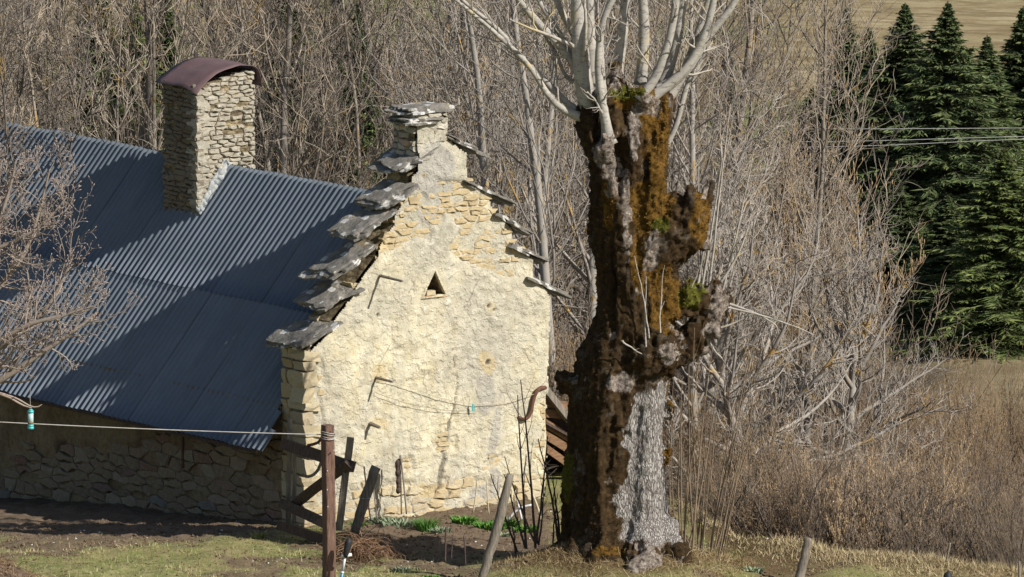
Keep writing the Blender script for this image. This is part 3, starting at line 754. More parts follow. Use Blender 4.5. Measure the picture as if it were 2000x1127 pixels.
# ---- roof
roof_b = MB(); ya, yb = PT + .01, 15.9
xe, xr = -3.50, 3.1
pts = lambda y: [(xe, y, roof_z(xe) - .10), (RIDX, y, RIDZ - .10), (xr, y, roof_z(xr) - .10), (xr, y, roof_z(xr) - .16), (RIDX, y, RIDZ - .18), (xe, y, roof_z(xe) - .16)]
roof_b.add(pts(ya) + pts(yb), quads=[(i, (i + 1) % 6, 6 + (i + 1) % 6, 6 + i) for i in range(6)] + [(0, 5, 4, 1), (1, 4, 3, 2), (6, 7, 10, 11), (7, 8, 9, 10)])
roof = roof_b.obj('roof', M['wood_dark'], house, False)
tag(roof)
PIT = .177
def sheet_mesh(nw, L, seed=0):
    """nw waves wide (local y), L long (local x, running up the slope), z out"""
    k = 10; n = nw * k + 1
    yy = np.linspace(0, nw * PIT, n); prof = .030 * np.cos(2 * np.pi * yy / PIT)
    xs = np.linspace(0, L, 6); r = np.random.default_rng(seed)
    V, A = [], []
    for off in (0, -.006):
        for i, x in enumerate(xs):
            wv = .003 * np.sin(x * 2 + seed) + (.004 * r.normal(size=n) * 0)
            V.append(np.stack([np.full(n, x), yy, prof + off + wv], 1))
    V = np.concatenate(V); m_ = len(xs); N = m_ * n
    idx = np.arange(N).reshape(m_, n)
    q = np.stack([idx[:-1, :-1], idx[1:, :-1], idx[1:, 1:], idx[:-1, 1:]], -1).reshape(-1, 4)[:, ::-1]
    ed = np.stack([idx[0, :-1], idx[0, 1:], idx[0, 1:] + N, idx[0, :-1] + N], -1)
    return new_mesh('roof_sheet', V, [np.concatenate([q, q[:, ::-1] + N, ed])], M['roof'], True)
sl = math.atan(TAN); slope_len = (RIDX - (-3.56)) / math.cos(sl)
SEAM = slope_len * .52
me_low = [sheet_mesh(5, SEAM + .16, i) for i in range(3)]; me_up = [sheet_mesh(5, slope_len - SEAM + .01, i + 5) for i in range(3)]
rr_ = np.random.default_rng(5)
ex, ez = -3.56, roof_z(-3.56)
def place_sheet(me, s0, y0, lift):
    o = link('roof_sheet', me, roof)
    o.location = (ex + s0 * math.cos(sl) - lift * math.sin(sl), y0, ez + s0 * math.sin(sl) + lift * math.cos(sl))
    o.rotation_euler = (rr_.normal(0, .0012), -sl, 0); return o
y0 = PT + .02
for i in range(17):
    dl = .006 * (i % 2)
    place_sheet(me_low[i % 3], rr_.normal(0, .012), y0, dl + .002)
    place_sheet(me_up[(i + 1) % 3], SEAM + rr_.normal(0, .012) - (.5 if i == 9 else 0) * 0, y0, .016 + dl)
    y0 += 5 * PIT - .0
# the short piece that laps past the corner of the gable below the last coping slab
place_sheet(sheet_mesh(1, .92, 21), 0, PT + .02 - PIT, .008)
place_sheet(sheet_mesh(1, .50, 22), 0, PT + .02 - 2 * PIT, .004)
back = MB(); xs_ = np.linspace(RIDX, xr + .3, 3)
nb = int((15.9 - PT) / PIT * 6); yy = np.linspace(PT + .02, 15.9, nb); V = []
for x in xs_: V.append(np.stack([np.full(nb, x), yy, roof_z(x) + .03 * np.cos(2 * np.pi * (yy - PT - .02) / PIT)], 1))
idx = np.arange(3 * nb).reshape(3, nb)
back.add(np.concatenate(V), quads=np.stack([idx[:-1, :-1], idx[1:, :-1], idx[1:, 1:], idx[:-1, 1:]], -1).reshape(-1, 4)); back.obj('rear_roof_slope', M['roof'], roof)

# ---- chimney
cxl, cyf = -.53, LP(385, 410, 0, -.53)[1]
CW, CD = 1.42, 1.30
zt_l = LP(392, 168, 0, cxl)[2]; 
zt_r = zt_l + .27
ch = MB(); zb = roof_z(cxl) - .35
xL, xR = cxl + .05, cxl + CW - .05; y0_, y1_ = cyf + .05, cyf + CD - .05
ch.add([(xL, y0_, zb), (xR, y0_, zb), (xR, y1_, zb), (xL, y1_, zb), (xL, y0_, zt_l - .06), (xR, y0_, zt_r - .06), (xR, y1_, zt_r - .06), (xL, y1_, zt_l - .06)],
       quads=[(0, 1, 5, 4), (1, 2, 6, 5), (2, 3, 7, 6), (3, 0, 4, 7), (4, 5, 6, 7)])
chimney = ch.obj('chimney', M['stone_core'], house, False)
r3 = np.random.default_rng(13)
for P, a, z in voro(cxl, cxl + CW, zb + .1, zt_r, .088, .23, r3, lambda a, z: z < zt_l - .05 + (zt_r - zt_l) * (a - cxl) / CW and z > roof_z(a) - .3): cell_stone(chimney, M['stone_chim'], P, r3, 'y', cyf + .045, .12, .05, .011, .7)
for P, a, z in voro(cyf, cyf + CD, zb + .1, zt_l - .03, .095, .30, r3, lambda a, z: True): cell_stone(chimney, M['stone_chim_shade'], P, r3, 'x', cxl + .045, .12, .05, .011, .55)  # left face takes the darker stone, its shade in the colour
z = zb + .15; k = 0
while z < zt_l - .20:
    hh = r3.uniform(.09, .17); a_, b_ = (r3.uniform(.3, .42), r3.uniform(.16, .24)); 
    if k % 2: a_, b_ = b_, a_
    STONES.append((6, chimney, SM_c[r3.integers(9)], (cxl + a_ / 2, cyf + b_ / 2, z + hh / 2), (r3.normal(0, .05), r3.normal(0, .05), r3.normal(0, .05)), (a_, b_, hh * .98)))
    z += hh; k += 1
# the bent maroon sheet over the top
nu, nv = 22, 9
prof = np.array([(cxl - .08, zt_l - .06), (cxl + .05, zt_l + .06), (cxl + .30, zt_l + .20), (cxl + .62, zt_l + .33), (cxl + .98, zt_l + .37), (cxl + 1.28, zt_l + .35), (cxl + CW + .02, zt_l + .30), (cxl + CW + .09, zt_l - .10)])
pr = resample(prof, nu); V = []
for j in range(nv):
    yy = cyf - .10 + (CD + .20) * j / (nv - 1)
    droop = np.zeros(nu)
    zz = pr[:, 1] + .03 * fbm(pr[:, 0] * 2.5, np.full(nu, yy * 2.2), 0, 3, 210) - .10 * np.clip((1 - j / (nv - 1)) - .7, 0, 1) * sst(cxl + .5, cxl - .1, pr[:, 0]) * 4
    V.append(np.stack([pr[:, 0], np.full(nu, yy) + .03 * vnoise(pr[:, 0] * 3, j * .5, 0, 211), zz], 1))
V = np.concatenate(V); N = nu * nv; idx = np.arange(N).reshape(nv, nu)
q = np.stack([idx[:-1, :-1], idx[:-1, 1:], idx[1:, 1:], idx[1:, :-1]], -1).reshape(-1, 4)
ring = np.concatenate([idx[0, :-1], idx[:-1, -1], idx[-1, :0:-1], idx[:0:-1, 0]]); jn = np.roll(ring, -1)
link('chimney_cap', new_mesh('chimney_cap', np.concatenate([V, V - [0, 0, .012]]), [np.concatenate([q, q[:, ::-1] + N, np.stack([ring, ring + N, jn + N, jn], -1)])], M['cap'], True), chimney)
# blue-grey mortar flashing at the foot of the chimney
b = MB()
for q_, (hi, rad) in enumerate([(.02, .06), (.12, .05), (.22, .04), (-.05, .045)]):
    tt = np.linspace(0, 1, 44); xx = cxl + .02 + tt * .80 * (1 - .1 * q_)
    P = np.stack([xx, cyf + .01 - .02 * (hi < 0) * 4 + .02 * vnoise(tt * 14, q_ * 3.1, 0, 61), roof_z(cxl) + (xx - cxl) * TAN + .03 + hi * (.3 + tt) + .035 * vnoise(tt * 17, q_ * 5.3, 0, 62)], 1)
    b.tubes(P, rad * (1 + .55 * vnoise(tt * 21, q_ * 2.2, 0, 63)), 6, cap=True)
b.obj('mortar_flashing', mat_simple('blue_grey_mortar', (.26, .29, .31), (.48, .48, .45), 6, .9, .6, .03), chimney)

# ---- link the stones: the 300 that show largest as parts, the rest as one part
STONES.sort(key=lambda s: -s[0])
for (_, par, me, loc, rot, sc) in STONES[:300]:
    o = link('stone', me, par); o.location = loc; o.rotation_euler = rot; o.scale = sc
rest = {}
for (_, par, me, loc, rot, sc) in STONES[300:]:
    mt = Matrix.LocRotScale(Vector(loc), __import__('mathutils').Euler(rot), Vector(sc))
    co = np.zeros(len(me.vertices) * 3); me.vertices.foreach_get('co', co); co = co.reshape(-1, 3)
    A = np.array(mt); V = co @ A[:3, :3].T + A[:3, 3]
    q = [p.vertices[:] for p in me.polygons if p.loop_total == 4]; t = [p.vertices[:] for p in me.polygons if p.loop_total == 3]
    rest.setdefault(me.materials[0].name, MB()).add(V, quads=q, tris=t)
if rest:
    tot = MB(); mats = []; miq, mit = [], []
    for k_, (nm, b) in enumerate(rest.items()):
        q = np.concatenate(b.Fq) if b.Fq else []; t = np.concatenate(b.Ft) if b.Ft else []
        tot.add(np.concatenate(b.V), quads=q, tris=t); mats.append(bpy.data.materials[nm]); miq += [k_] * len(q); mit += [k_] * len(t)
    me = tot.mesh('small_stones', None, False)
    for m_ in mats: me.materials.append(m_)
    me.polygons.foreach_set('material_index', np.array(miq + mit, np.int32))
    tag(link('small_stones', me, house), kind='stuff')
print('stones', len(STONES))
# ------------------------------------------------------------------ the old pollard tree
def tex(P, s, seed, o=4): return fbm(P[:, 0] * s, P[:, 1] * s, P[:, 2] * s, o, seed)
TY = -7.2
tx0, ty0 = float(TREE[0]), float(TREE[1]); tz0 = 0.0
pollard = empty('pollard_tree', (tx0, ty0, tz0))
tag(pollard, 'massive hollow old pollard tree with brown mossy trunk and silvery poles on its head', 'tree')
ORI = np.array([tx0, ty0, tz0]); KM = PXM(TY)
def tp(px, py, dy): return W(px, py, TY + dy) - ORI
def build_trunk():
    b = MB()
    def tube(pts, n=14, k=14, flat=1.0):
        A = np.array([[*tp(p[0], p[1], p[2]), p[3] / KM] for p in pts]); Q = resample(A, n)
        b.tubes(Q[:, :3], Q[:, 3], k, cap=True)
    tube([(1222, 1150, 0, 118), (1217, 1085, 0, 108), (1213, 1010, 0, 96), (1210, 900, 0, 92), (1208, 800, 0, 88), (1215, 740, 0, 92), (1232, 680, 0, 88), (1243, 600, 0, 76), (1236, 520, 0, 77), (1222, 450, 0, 72), (1221, 380, 0, 68), (1223, 300, 0, 70), (1222, 230, .05, 76), (1222, 186, .05, 62)], 30, 20)
    tube([(1135, 1110, .2, 40), (1135, 950, .2, 35), (1142, 850, .1, 35), (1150, 760, 0, 38), (1172, 680, 0, 36), (1195, 620, .1, 25)], 16)
    tube([(1172, 1100, -.72, 36), (1178, 960, -.68, 30), (1178, 860, -.62, 28), (1190, 760, -.6, 30), (1215, 690, -.55, 26)], 16)
    tube([(1262, 1120, -.75, 40), (1258, 1000, -.66, 36), (1262, 880, -.6, 34), (1268, 780, -.55, 30), (1272, 720, -.5, 24)], 16)
    tube([(1296, 182, -.1, 15), (1292, 240, -.25, 24), (1282, 310, -.35, 28), (1270, 390, -.42, 30), (1272, 440, -.4, 26)], 14)
    tube([(1150, 205, -.1, 26), (1160, 270, -.35, 30), (1186, 330, -.48, 24), (1212, 380, -.6, 18), (1222, 440, -.66, 13), (1222, 500, -.6, 10)], 18)
    tube([(1190, 262, -.7, 17), (1186, 290, -.6, 26), (1182, 310, -.5, 20)], 8)
    tube([(1240, 250, -.62, 14), (1236, 330, -.66, 15), (1226, 400, -.66, 11)], 10)
    tube([(1240, 540, -.15, 62), (1300, 462, -.3, 54), (1346, 425, -.35, 45), (1366, 378, -.35, 25)], 14)
    tube([(1320, 470, -.3, 44), (1356, 462, -.38, 34), (1376, 458, -.36, 12)], 8)
    tube([(1308, 400, -.3, 20), (1330, 385, -.3, 16)], 5)
    tube([(1255, 700, -.45, 52), (1292, 684, -.7, 44), (1318, 690, -.66, 30), (1332, 676, -.6, 18)], 12)
    tube([(1310, 662, -.72, 18), (1334, 662, -.7, 13)], 5)
    tube([(1290, 705, -.2, 40), (1345, 668, -.1, 30), (1380, 630, 0, 28), (1405, 600, .05, 24), (1420, 578, .05, 13)], 14)
    tube([(1338, 610, -.05, 34), (1358, 572, -.05, 36), (1372, 552, -.05, 20)], 8)
    tube([(1375, 605, -.15, 22), (1392, 575, -.1, 20), (1396, 545, -.1, 9)], 7)
    tube([(1300, 620, -.25, 30), (1302, 560, -.25, 28), (1296, 520, -.2, 18)], 10)
    tube([(1170, 765, 0, 30), (1128, 758, 0, 21), (1100, 742, 0, 20), (1086, 728, 0, 11)], 10)
    tube([(1100, 752, 0, 15), (1094, 765, .05, 10)], 5)
    tube([(1165, 690, -.3, 18), (1160, 655, -.3, 14)], 5)
    for (pts) in ([(1200, 180, 0, 30), (1203, 145, 0, 14), (1200, 122, 0, 10)], [(1165, 225, .1, 34), (1150, 205, .1, 22)], [(1290, 200, .2, 28), (1302, 180, .2, 14)], [(1250, 195, -.4, 26), (1262, 178, -.5, 15)],
                  [(1180, 195, -.4, 30), (1178, 178, -.45, 16)], [(1145, 250, -.2, 24), (1130, 236, -.2, 13)]): tube(pts, 8, 12)
    tube([(1262, 1020, -.70, 34), (1256, 1075, -1.0, 40), (1248, 1150, -1.4, 44)], 14)
    tube([(1300, 1020, -.5, 26), (1316, 1075, -.8, 30), (1336, 1150, -1.2, 36)], 14)
    tube([(1190, 1020, -.7, 30), (1176, 1075, -.95, 32), (1160, 1150, -1.3, 34)], 12)
    for pts in ([(1376, 400, -.33, 15), (1388, 352, -.33, 7)], [(1352, 402, -.3, 13), (1346, 366, -.3, 6)], [(1312, 412, -.28, 15), (1296, 388, -.28, 7)], [(1366, 480, -.4, 16), (1386, 472, -.42, 9)], [(1290, 205, -.15, 15), (1306, 166, -.15, 5)], [(1268, 200, -.45, 13), (1274, 164, -.45, 5)],
                [(1216, 195, -.5, 13), (1212, 166, -.5, 5)], [(1400, 590, 0, 15), (1424, 572, 0, 9), (1430, 560, 0, 5)], [(1352, 580, -.3, 16), (1340, 552, -.34, 8)], [(1386, 640, -.2, 16), (1404, 656, -.25, 8)], [(1330, 690, -.7, 14), (1346, 700, -.75, 8)], [(1308, 706, -.85, 16), (1296, 722, -.95, 10)], [(1360, 655, -.2, 18), (1372, 690, -.2, 8)], [(1140, 700, -.1, 14), (1128, 684, -.1, 7)]): tube(pts, 7, 10)
    for a in range(9):                                   # root flare
        th = a / 9 * 2 * math.pi + .3; c = tp(1216, 1075, 0)
        e = np.array([math.cos(th), math.sin(th), 0]); A = np.stack([c + e * .55 + [0, 0, .75], c + e * .95 + [0, 0, .15], c + e * 1.45 + [0, 0, -.35]])
        b.tubes(resample(A, 8), np.linspace(.34, .2, 8), 10, cap=True)
    rg = np.random.default_rng(77)
    for i in range(80):                                  # burrs and warts
        py = rg.uniform(200, 1000); ang = rg.uniform(-1.9, 1.9); px = np.interp(py, [200, 400, 600, 700, 1000], [1222, 1222, 1243, 1225, 1210]); R = np.interp(py, [200, 400, 600, 700, 1000], [76, 70, 78, 92, 96]) * .93 / KM
        c = tp(px, py, 0) + R * np.array([math.sin(ang), -math.cos(ang), 0]); r_ = rg.uniform(.04, .11)
        b.tubes(np.stack([c + [0, 0, -r_], c, c + [0, 0, r_]]), np.array([r_ * .4, r_, r_ * .5]), 8, cap=True)
    tmp = bpy.data.objects.new('tmp', b.mesh('tmp')); COL.objects.link(tmp)
    md = tmp.modifiers.new('r', 'REMESH'); md.mode = 'VOXEL'; md.voxel_size = .031; md.use_smooth_shade = True
    sm = tmp.modifiers.new('s', 'SMOOTH'); sm.iterations = 1; sm.factor = .5
    dg = bpy.context.evaluated_depsgraph_get(); ev = tmp.evaluated_get(dg); me = bpy.data.meshes.new_from_object(ev)
    bpy.data.objects.remove(tmp)
    me.name = 'trunk'; n = len(me.vertices)
    P = np.zeros(n * 3, np.float32); me.vertices.foreach_get('co', P); P = P.reshape(-1, 3).astype(float)
    N = np.zeros(n * 3, np.float32); me.vertex_normals.foreach_get('vector', N); N = N.reshape(-1, 3)
    px, py = to_px(P + ORI)
    front = sst(.5, -.3, P[:, 1])
    # bare, plated bark on the sunny foot; bare wood at the root and on the burrs
    nz = tex(P, 2.2, 301) * 26 + tex(P, 7, 302, 3) * 12
    lft = np.interp(py, [740, 780, 850, 900, 960, 1050, 1060], [1251, 1246, 1226, 1207, 1201, 1206, 1208]); rgt = np.interp(py, [740, 800, 900, 1000, 1050], [1300, 1306, 1314, 1330, 1345])
    bark = sst(-8, 8, px - lft + nz) * sst(-6, 6, rgt - px + nz * .6) * sst(748, 775, py + nz) * sst(1062, 1046, py + nz * .6) * front
    bare = np.zeros(n)
    for (cx, cy, rx, ry) in [(1310, 680, 48, 38), (1408, 610, 30, 44), (1392, 650, 30, 24), (1224, 420, 11, 85), (1195, 340, 15, 46), (1182, 285, 20, 40), (1160, 190, 28, 40), (1205, 145, 24, 34), (1262, 205, 20, 16), (1240, 280, 14, 54), (1378, 370, 9, 20),
                             (1384, 480, 10, 24), (1272, 1112, 78, 30), (1265, 1060, 40, 10), (1122, 740, 12, 10), (1275, 490, 16, 34), (1212, 748, 26, 14), (1195, 655, 10, 12)]:
        d = np.hypot((px - cx) / rx, (py - cy) / ry) + nz / 38; bare = np.maximum(bare, sst(1.1, .75, d))
    bare = np.maximum(bare * front * .72, .6 * sst(.62, .85, tex(P, 3.2, 303)) * sst(620, 300, py))
    bare = np.maximum(bare, .5 * sst(.70, .9, tex(P, 4.2, 307)) * front)
    # ochre moss thrives along the right flank and on top
    och = np.zeros(n)
    for (cx, cy, rx, ry) in [(1284, 285, 34, 125), (1266, 400, 44, 70), (1298, 600, 36, 95), (1190, 400, 14, 70), (1250, 520, 20, 60), (1372, 420, 26, 60), (1303, 830, 14, 120), (1250, 190, 60, 22), (1306, 1010, 10, 50), (1200, 1078, 40, 9), (1160, 560, 10, 40)]:
        d = np.hypot((px - cx) / rx, (py - cy) / ry) + nz / 70; och = np.maximum(och, sst(1.15, .7, d))
    grn = np.zeros(n)
    for (cx, cy, rx, ry) in [(1352, 575, 30, 38), (1290, 440, 20, 14), (1220, 180, 40, 14), (1110, 940, 14, 60)]:
        d = np.hypot((px - cx) / rx, (py - cy) / ry) + nz / 70; grn = np.maximum(grn, sst(1.1, .7, d))
    # relief: moss cushions, bark plates, hollows
    ridg = 1 - np.abs(fbm(P[:, 0] * 9, P[:, 1] * 9, P[:, 2] * 2.2, 3, 304))
    flu = 1 - np.abs(fbm(P[:, 0] * 3.6, P[:, 1] * 3.6, P[:, 2] * .7, 3, 311)); disp = .115 * (flu - .72) * (1 - .6 * bark) + .03 * tex(P, 1.6, 305) + .020 * tex(P, 5, 306) * (1 - bark) + .030 * tex(P, 13, 308, 3) * (1 - bark * .5) + .045 * (ridg - .7) * np.maximum(bark, .4 * bare) - .03 * bark
    hollow = np.zeros(n)
    for (cx, cy, rx, ry) in [(1165, 262, 9, 16), (1275, 665, 7, 8), (1290, 245, 12, 12), (1352, 605, 12, 8), (1395, 590, 5, 6), (1232, 222, 30, 34), (1262, 330, 7, 70), (1196, 560, 8, 90), (1330, 440, 12, 14), (1210, 330, 8, 60)]:
        d = np.hypot((px - cx) / rx, (py - cy) / ry); hollow = np.maximum(hollow, sst(1.2, .6, d) * front)
    P2 = P + N * (disp - .12 * hollow)[:, None]
    me.vertices.foreach_set('co', P2.astype(np.float32).ravel())
    for k, a in (('bark', bark), ('bare', np.clip(bare, 0, 1)), ('ochre', och), ('green', grn)):
        at = me.attributes.new(k, 'FLOAT', 'POINT'); at.data.foreach_set('value', a.astype(np.float32))
    me.polygons.foreach_set('use_smooth', np.ones(len(me.polygons), bool)); me.update()
    m = NT('mossy_trunk', .92, .15)
    ns = m.noise(9, 6, .75); nl = m.noise(1.8, 5, .65)
    moss = m.ramp(ns, [(.3, (.016, .010, .005)), (.5, (.040, .024, .010)), (.7, (.085, .054, .022))])
    ochc = m.ramp(ns, [(.3, (.030, .017, .005)), (.48, (.10, .052, .010)), (.72, (.215, .120, .022))])
    grc = m.ramp(ns, [(.3, (.035, .032, .006)), (.55, (.095, .095, .014)), (.75, (.16, .16, .028))])
    c = m.mix(m.ramp(nl, [(.56, .0), (.68, .5)]), moss, m.ramp(ns, [(.35, (.10, .085, .07)), (.65, (.26, .23, .195))]))
    brk = m.math('MULTIPLY', m.math('SUBTRACT', m.noise(14, 6, .8, m.co('Object', (1, 1, .5))), .5), 2.6)
    def sharp(a, lo=.32, hi=.72): return m.ramp(m.math('ADD', m.attr(a), m.math('MULTIPLY', brk, .75)), [(lo, .0), (hi, 1.0)])
    c = m.mix(sharp('ochre'), c, ochc); c = m.mix(sharp('green'), c, grc)
    bw = m.ramp(m.noise(11, 8, .8), [(.38, (.05, .04, .032)), (.50, (.19, .155, .13)), (.60, (.36, .32, .275)), (.72, (.52, .48, .43))])
    c = m.mix(sharp('bare', .42, .66), c, bw)
    pv = m.co('Object', (34, 34, 6.5)); pv = m.mix(.07, pv, m.noise(7, 5, .75))
    cr = m.ramp(m.vor(1.0, pv, 'DISTANCE_TO_EDGE'), [(.01, .0), (.20, 1.0)])
    bc = m.mix(cr, (.15, .13, .115), m.ramp(m.noise(7, 6, .7), [(.3, (.34, .315, .29)), (.7, (.56, .53, .50))]))
    bc = m.mix(m.ramp(m.noise(3, 6, .75), [(.36, .6), (.50, .0)]), bc, (.17, .145, .125)); c = m.mix(sharp('bark'), c, bc)
    m.color(c)
    h = m.math('ADD', m.math('MULTIPLY', m.noise(38, 5, .75), .8), m.math('MULTIPLY', cr, m.math('MULTIPLY', m.attr('bark'), .8)))
    m.bump(h, 1.0, .03)
    me.materials.clear(); me.materials.append(m.m)
    o = link('trunk', me, pollard)
    # moss cushions stand off the bark as fuzz
    rg = np.random.default_rng(78)
    wgt = (1 - bark) * (1 - np.clip(bare, 0, 1)) * (P[:, 1] < .9) * (.35 + och + grn); wgt /= wgt.sum()
    ids = rg.choice(n, 26000, p=wgt); base = P2[ids] - N[ids] * .01
    d = N[ids] + rg.normal(0, .5, (len(ids), 3)) + [0, 0, -.25]; d /= np.linalg.norm(d, axis=1, keepdims=True)
    L = rg.uniform(.025, .07, len(ids))[:, None]; s_ = np.cross(d, rg.normal(size=d.shape)); s_ /= np.linalg.norm(s_, axis=1, keepdims=True)
    wd = rg.uniform(.006, .014, len(ids))[:, None]
    V = np.stack([base + s_ * wd, base - s_ * wd, base + d * L], 1).reshape(-1, 3)
    cc = np.clip(.15 + .25 * rg.random(len(ids)) + .5 * och[ids] + .75 * grn[ids], 0, 1)
    mb = MB().add(V, tris=np.arange(len(V)).reshape(-1, 3), a=np.repeat(cc, 3))
    tag(mb.obj('moss', M['moss'], o), kind='stuff')
    return o
trunk = build_trunk()

# ------------------------------------------------------------------ branching generator
def unit(v): return v / (np.linalg.norm(v, axis=-1, keepdims=True) + 1e-9)
def grow(st, d, L, r0, n, r, up=.15, wob=.12, tip=.25, curl=0.0):
    """T shoots of n points each: direction drifts up and wobbles"""
    T = len(st); P = np.zeros((T, n, 3)); P[:, 0] = st; d = unit(d); step = (L / (n - 1))[:, None]
    ax = unit(r.normal(size=(T, 3)))
    for i in range(1, n):
        d = unit(d + r.normal(0, wob, (T, 3)) + np.array([0, 0, up]) + curl * np.cross(ax, d))
        P[:, i] = P[:, i - 1] + d * step
    R = r0[:, None] * np.linspace(1, tip, n)[None]
    return P, R
def spawn(P, R, m, r, t0=.2, t1=1.0, ang=(35, 65), Lr=(.3, .6), rr=.55, n=6, up=.15, wob=.12, tip=.3, taper=.55, Ltot=None, curl=0.0, rmin=.003, plane=None):
    T, N, _ = P.shape
    if Ltot is None: Ltot = np.linalg.norm(np.diff(P, axis=1), axis=2).sum(1)
    t = (t0 + (t1 - t0) * (np.arange(m)[None] + r.uniform(0, 1, (T, m))) / m)
    f = t * (N - 1); i0 = np.clip(f.astype(int), 0, N - 2); fr = (f - i0)[..., None]; rows = np.arange(T)[:, None]
    st = P[rows, i0] * (1 - fr) + P[rows, i0 + 1] * fr
    tan = unit(P[rows, i0 + 1] - P[rows, i0]); rad = R[rows, i0] * (1 - fr[..., 0]) + R[rows, i0 + 1] * fr[..., 0]
    pr = r.normal(size=tan.shape)
    if plane is not None: pr = pr * np.array(plane)
    perp = unit(pr - (pr * tan).sum(-1, keepdims=True) * tan)
    a = np.radians(r.uniform(ang[0], ang[1], (T, m)))[..., None]
    d = tan * np.cos(a) + perp * np.sin(a)
    L = Ltot[:, None] * r.uniform(Lr[0], Lr[1], (T, m)) * (1 - taper * t)
    rd = np.maximum(rad * rr * r.uniform(.7, 1.1, (T, m)), rmin)
    return grow(st.reshape(-1, 3), d.reshape(-1, 3), L.ravel(), rd.ravel(), n, r, up, wob, tip, curl)

def wood_tree(seed, H=13.0, r0=.11, kind='ash'):
    """bare tree; returns (trunk mesh, crown mesh)"""
    r = np.random.default_rng(seed)
    if kind == 'multi':
        k = r.integers(3, 6); a = r.uniform(0, 6.28, k)
        st = np.stack([np.cos(a) * .25, np.sin(a) * .25, np.full(k, -.3)], 1); d = np.stack([np.cos(a) * .22, np.sin(a) * .22, np.ones(k)], 1)
        P, R = grow(st, d, np.full(k, H) * r.uniform(.7, 1, k), np.full(k, r0 * .7) * r.uniform(.7, 1.1, k), 16, r, .06, .05, .14)
        c1 = 16
    else:
        P, R = grow(np.array([[0, 0, -.3]]), np.array([[r.normal(0, .05), r.normal(0, .05), 1]]), np.array([H]), np.array([r0]), 18, r, .05, .045, .10)
        c1 = 34
    tb = MB().tubes(P, R, 6, a=np.clip((.09 - R) / .12, 0, .5))
    cb = MB()
    up1 = .16 if kind != 'spread' else .05
    P1, R1 = spawn(P, R, c1, r, .16, .98, (28, 62), (.22, .42), .42, 9, up1, .10, .2, .62, rmin=.018)
    cb.tubes(P1, R1, 4, a=.5)
    P2, R2 = spawn(P1, R1, 9, r, .12, 1.0, (25, 60), (.28, .6), .5, 6, .14, .16, .4, .45, rmin=.011, curl=.12)
    cb.tubes(P2, R2, 3, a=.75)
    P3, R3 = spawn(P2, R2, 3, r, .15, 1.0, (25, 60), (.35, .75), .6, 4, .16, .22, .5, .4, rmin=.0085, curl=.15)
    cb.tubes(P3, R3, 3, a=.95)
    return tb, cb
def plant_root(name, loc, rz, label, cat, group=None):
    o = empty(name, loc, rz); return tag(o, label, cat, group)

def gz(x, y): return float(height(np.array([x]), np.array([y]))[0])
WT = {}
for i in range(4): WT['ash%d' % i] = wood_tree(400 + i, 14 + i * .8, .12, 'ash')
for i in range(4): WT['multi%d' % i] = wood_tree(420 + i, 12 + i, .11, 'multi')
WT = {k: (t.mesh('trunk', M['bark_wood']), c.mesh('crown', M['bark_wood'])) for k, (t, c) in WT.items()}
def dress(kind, mat):
    t, c = WT[kind]; t2 = t.copy(); c2 = c.copy()
    for m_ in (t2, c2): m_.materials.clear(); m_.materials.append(M[mat])
    return t2, c2
for i in (0, 2): WT['pale%d' % i] = dress('ash%d' % i, 'bark_pale'); WT['dark%d' % i] = dress('multi%d' % i, 'bark_dark')
WT['pale1'] = dress('ash1', 'bark_pale'); WT['dark1'] = dress('multi1', 'bark_dark'); WT['dark3'] = dress('ash3', 'bark_dark')
def tree_at(px, Y, kind, sc, rz, label, group=None, name='bare_tree', lean=(0, 0)):
    p = W(px, 563, Y); x = float(p[0]); z = gz(x, Y)
    o = plant_root(name, (x, Y, z), rz, label, 'tree', group); o.scale = (sc, sc, sc); o.rotation_euler = (lean[0], lean[1], rz)
    t, c = WT[kind]; link('trunk', t, o); link('crown', c, o); return o
rw = np.random.default_rng(55)
kinds = ['ash0', 'ash1', 'ash2', 'ash3', 'multi0', 'multi1', 'multi2', 'multi3', 'dark0', 'dark2', 'pale0', 'pale2']
ZONES = [(-160, 165, 12, 'behind the far end of the roof', 14, 70), (190, 330, 3, 'before the spruces left of the chimney', 12, 18), (330, 620, 10, 'in the wood behind the stone chimney', 14, 78),
         (620, 900, 12, 'in the wood behind the gable peak', 12, 78), (900, 1180, 11, 'in the wood between gable and pollard', 14, 78), (1180, 1500, 12, 'in the wood behind the mossy pollard', 14, 78)]
LOOK = {'ash': 'single-stemmed grey bare tree', 'multi': 'many-stemmed grey bare tree', 'dark': 'dark-toned bare tree', 'pale': 'single-stemmed pale bare tree'}
for (a, b_, n, place, Y0, Y1) in ZONES:
    for k in range(n):
        px = a + (b_ - a) * (k + rw.uniform(.1, .9)) / n; Y = Y0 + (Y1 - Y0) * rw.random() ** .8; kd = kinds[rw.integers(len(kinds))]; kd = ['dark0', 'dark1', 'dark2', 'dark3'][rw.integers(4)] if Y > 42 and rw.random() < .75 else kd  # most far trees take dark bark, painting in the wood's deep shade
        tree_at(px, Y, kd, rw.uniform(.85, 1.2) * (1 + Y * .002), rw.uniform(0, 6.28), LOOK[kd.rstrip('0123456789')] + ' ' + place, 'bare trees ' + place)
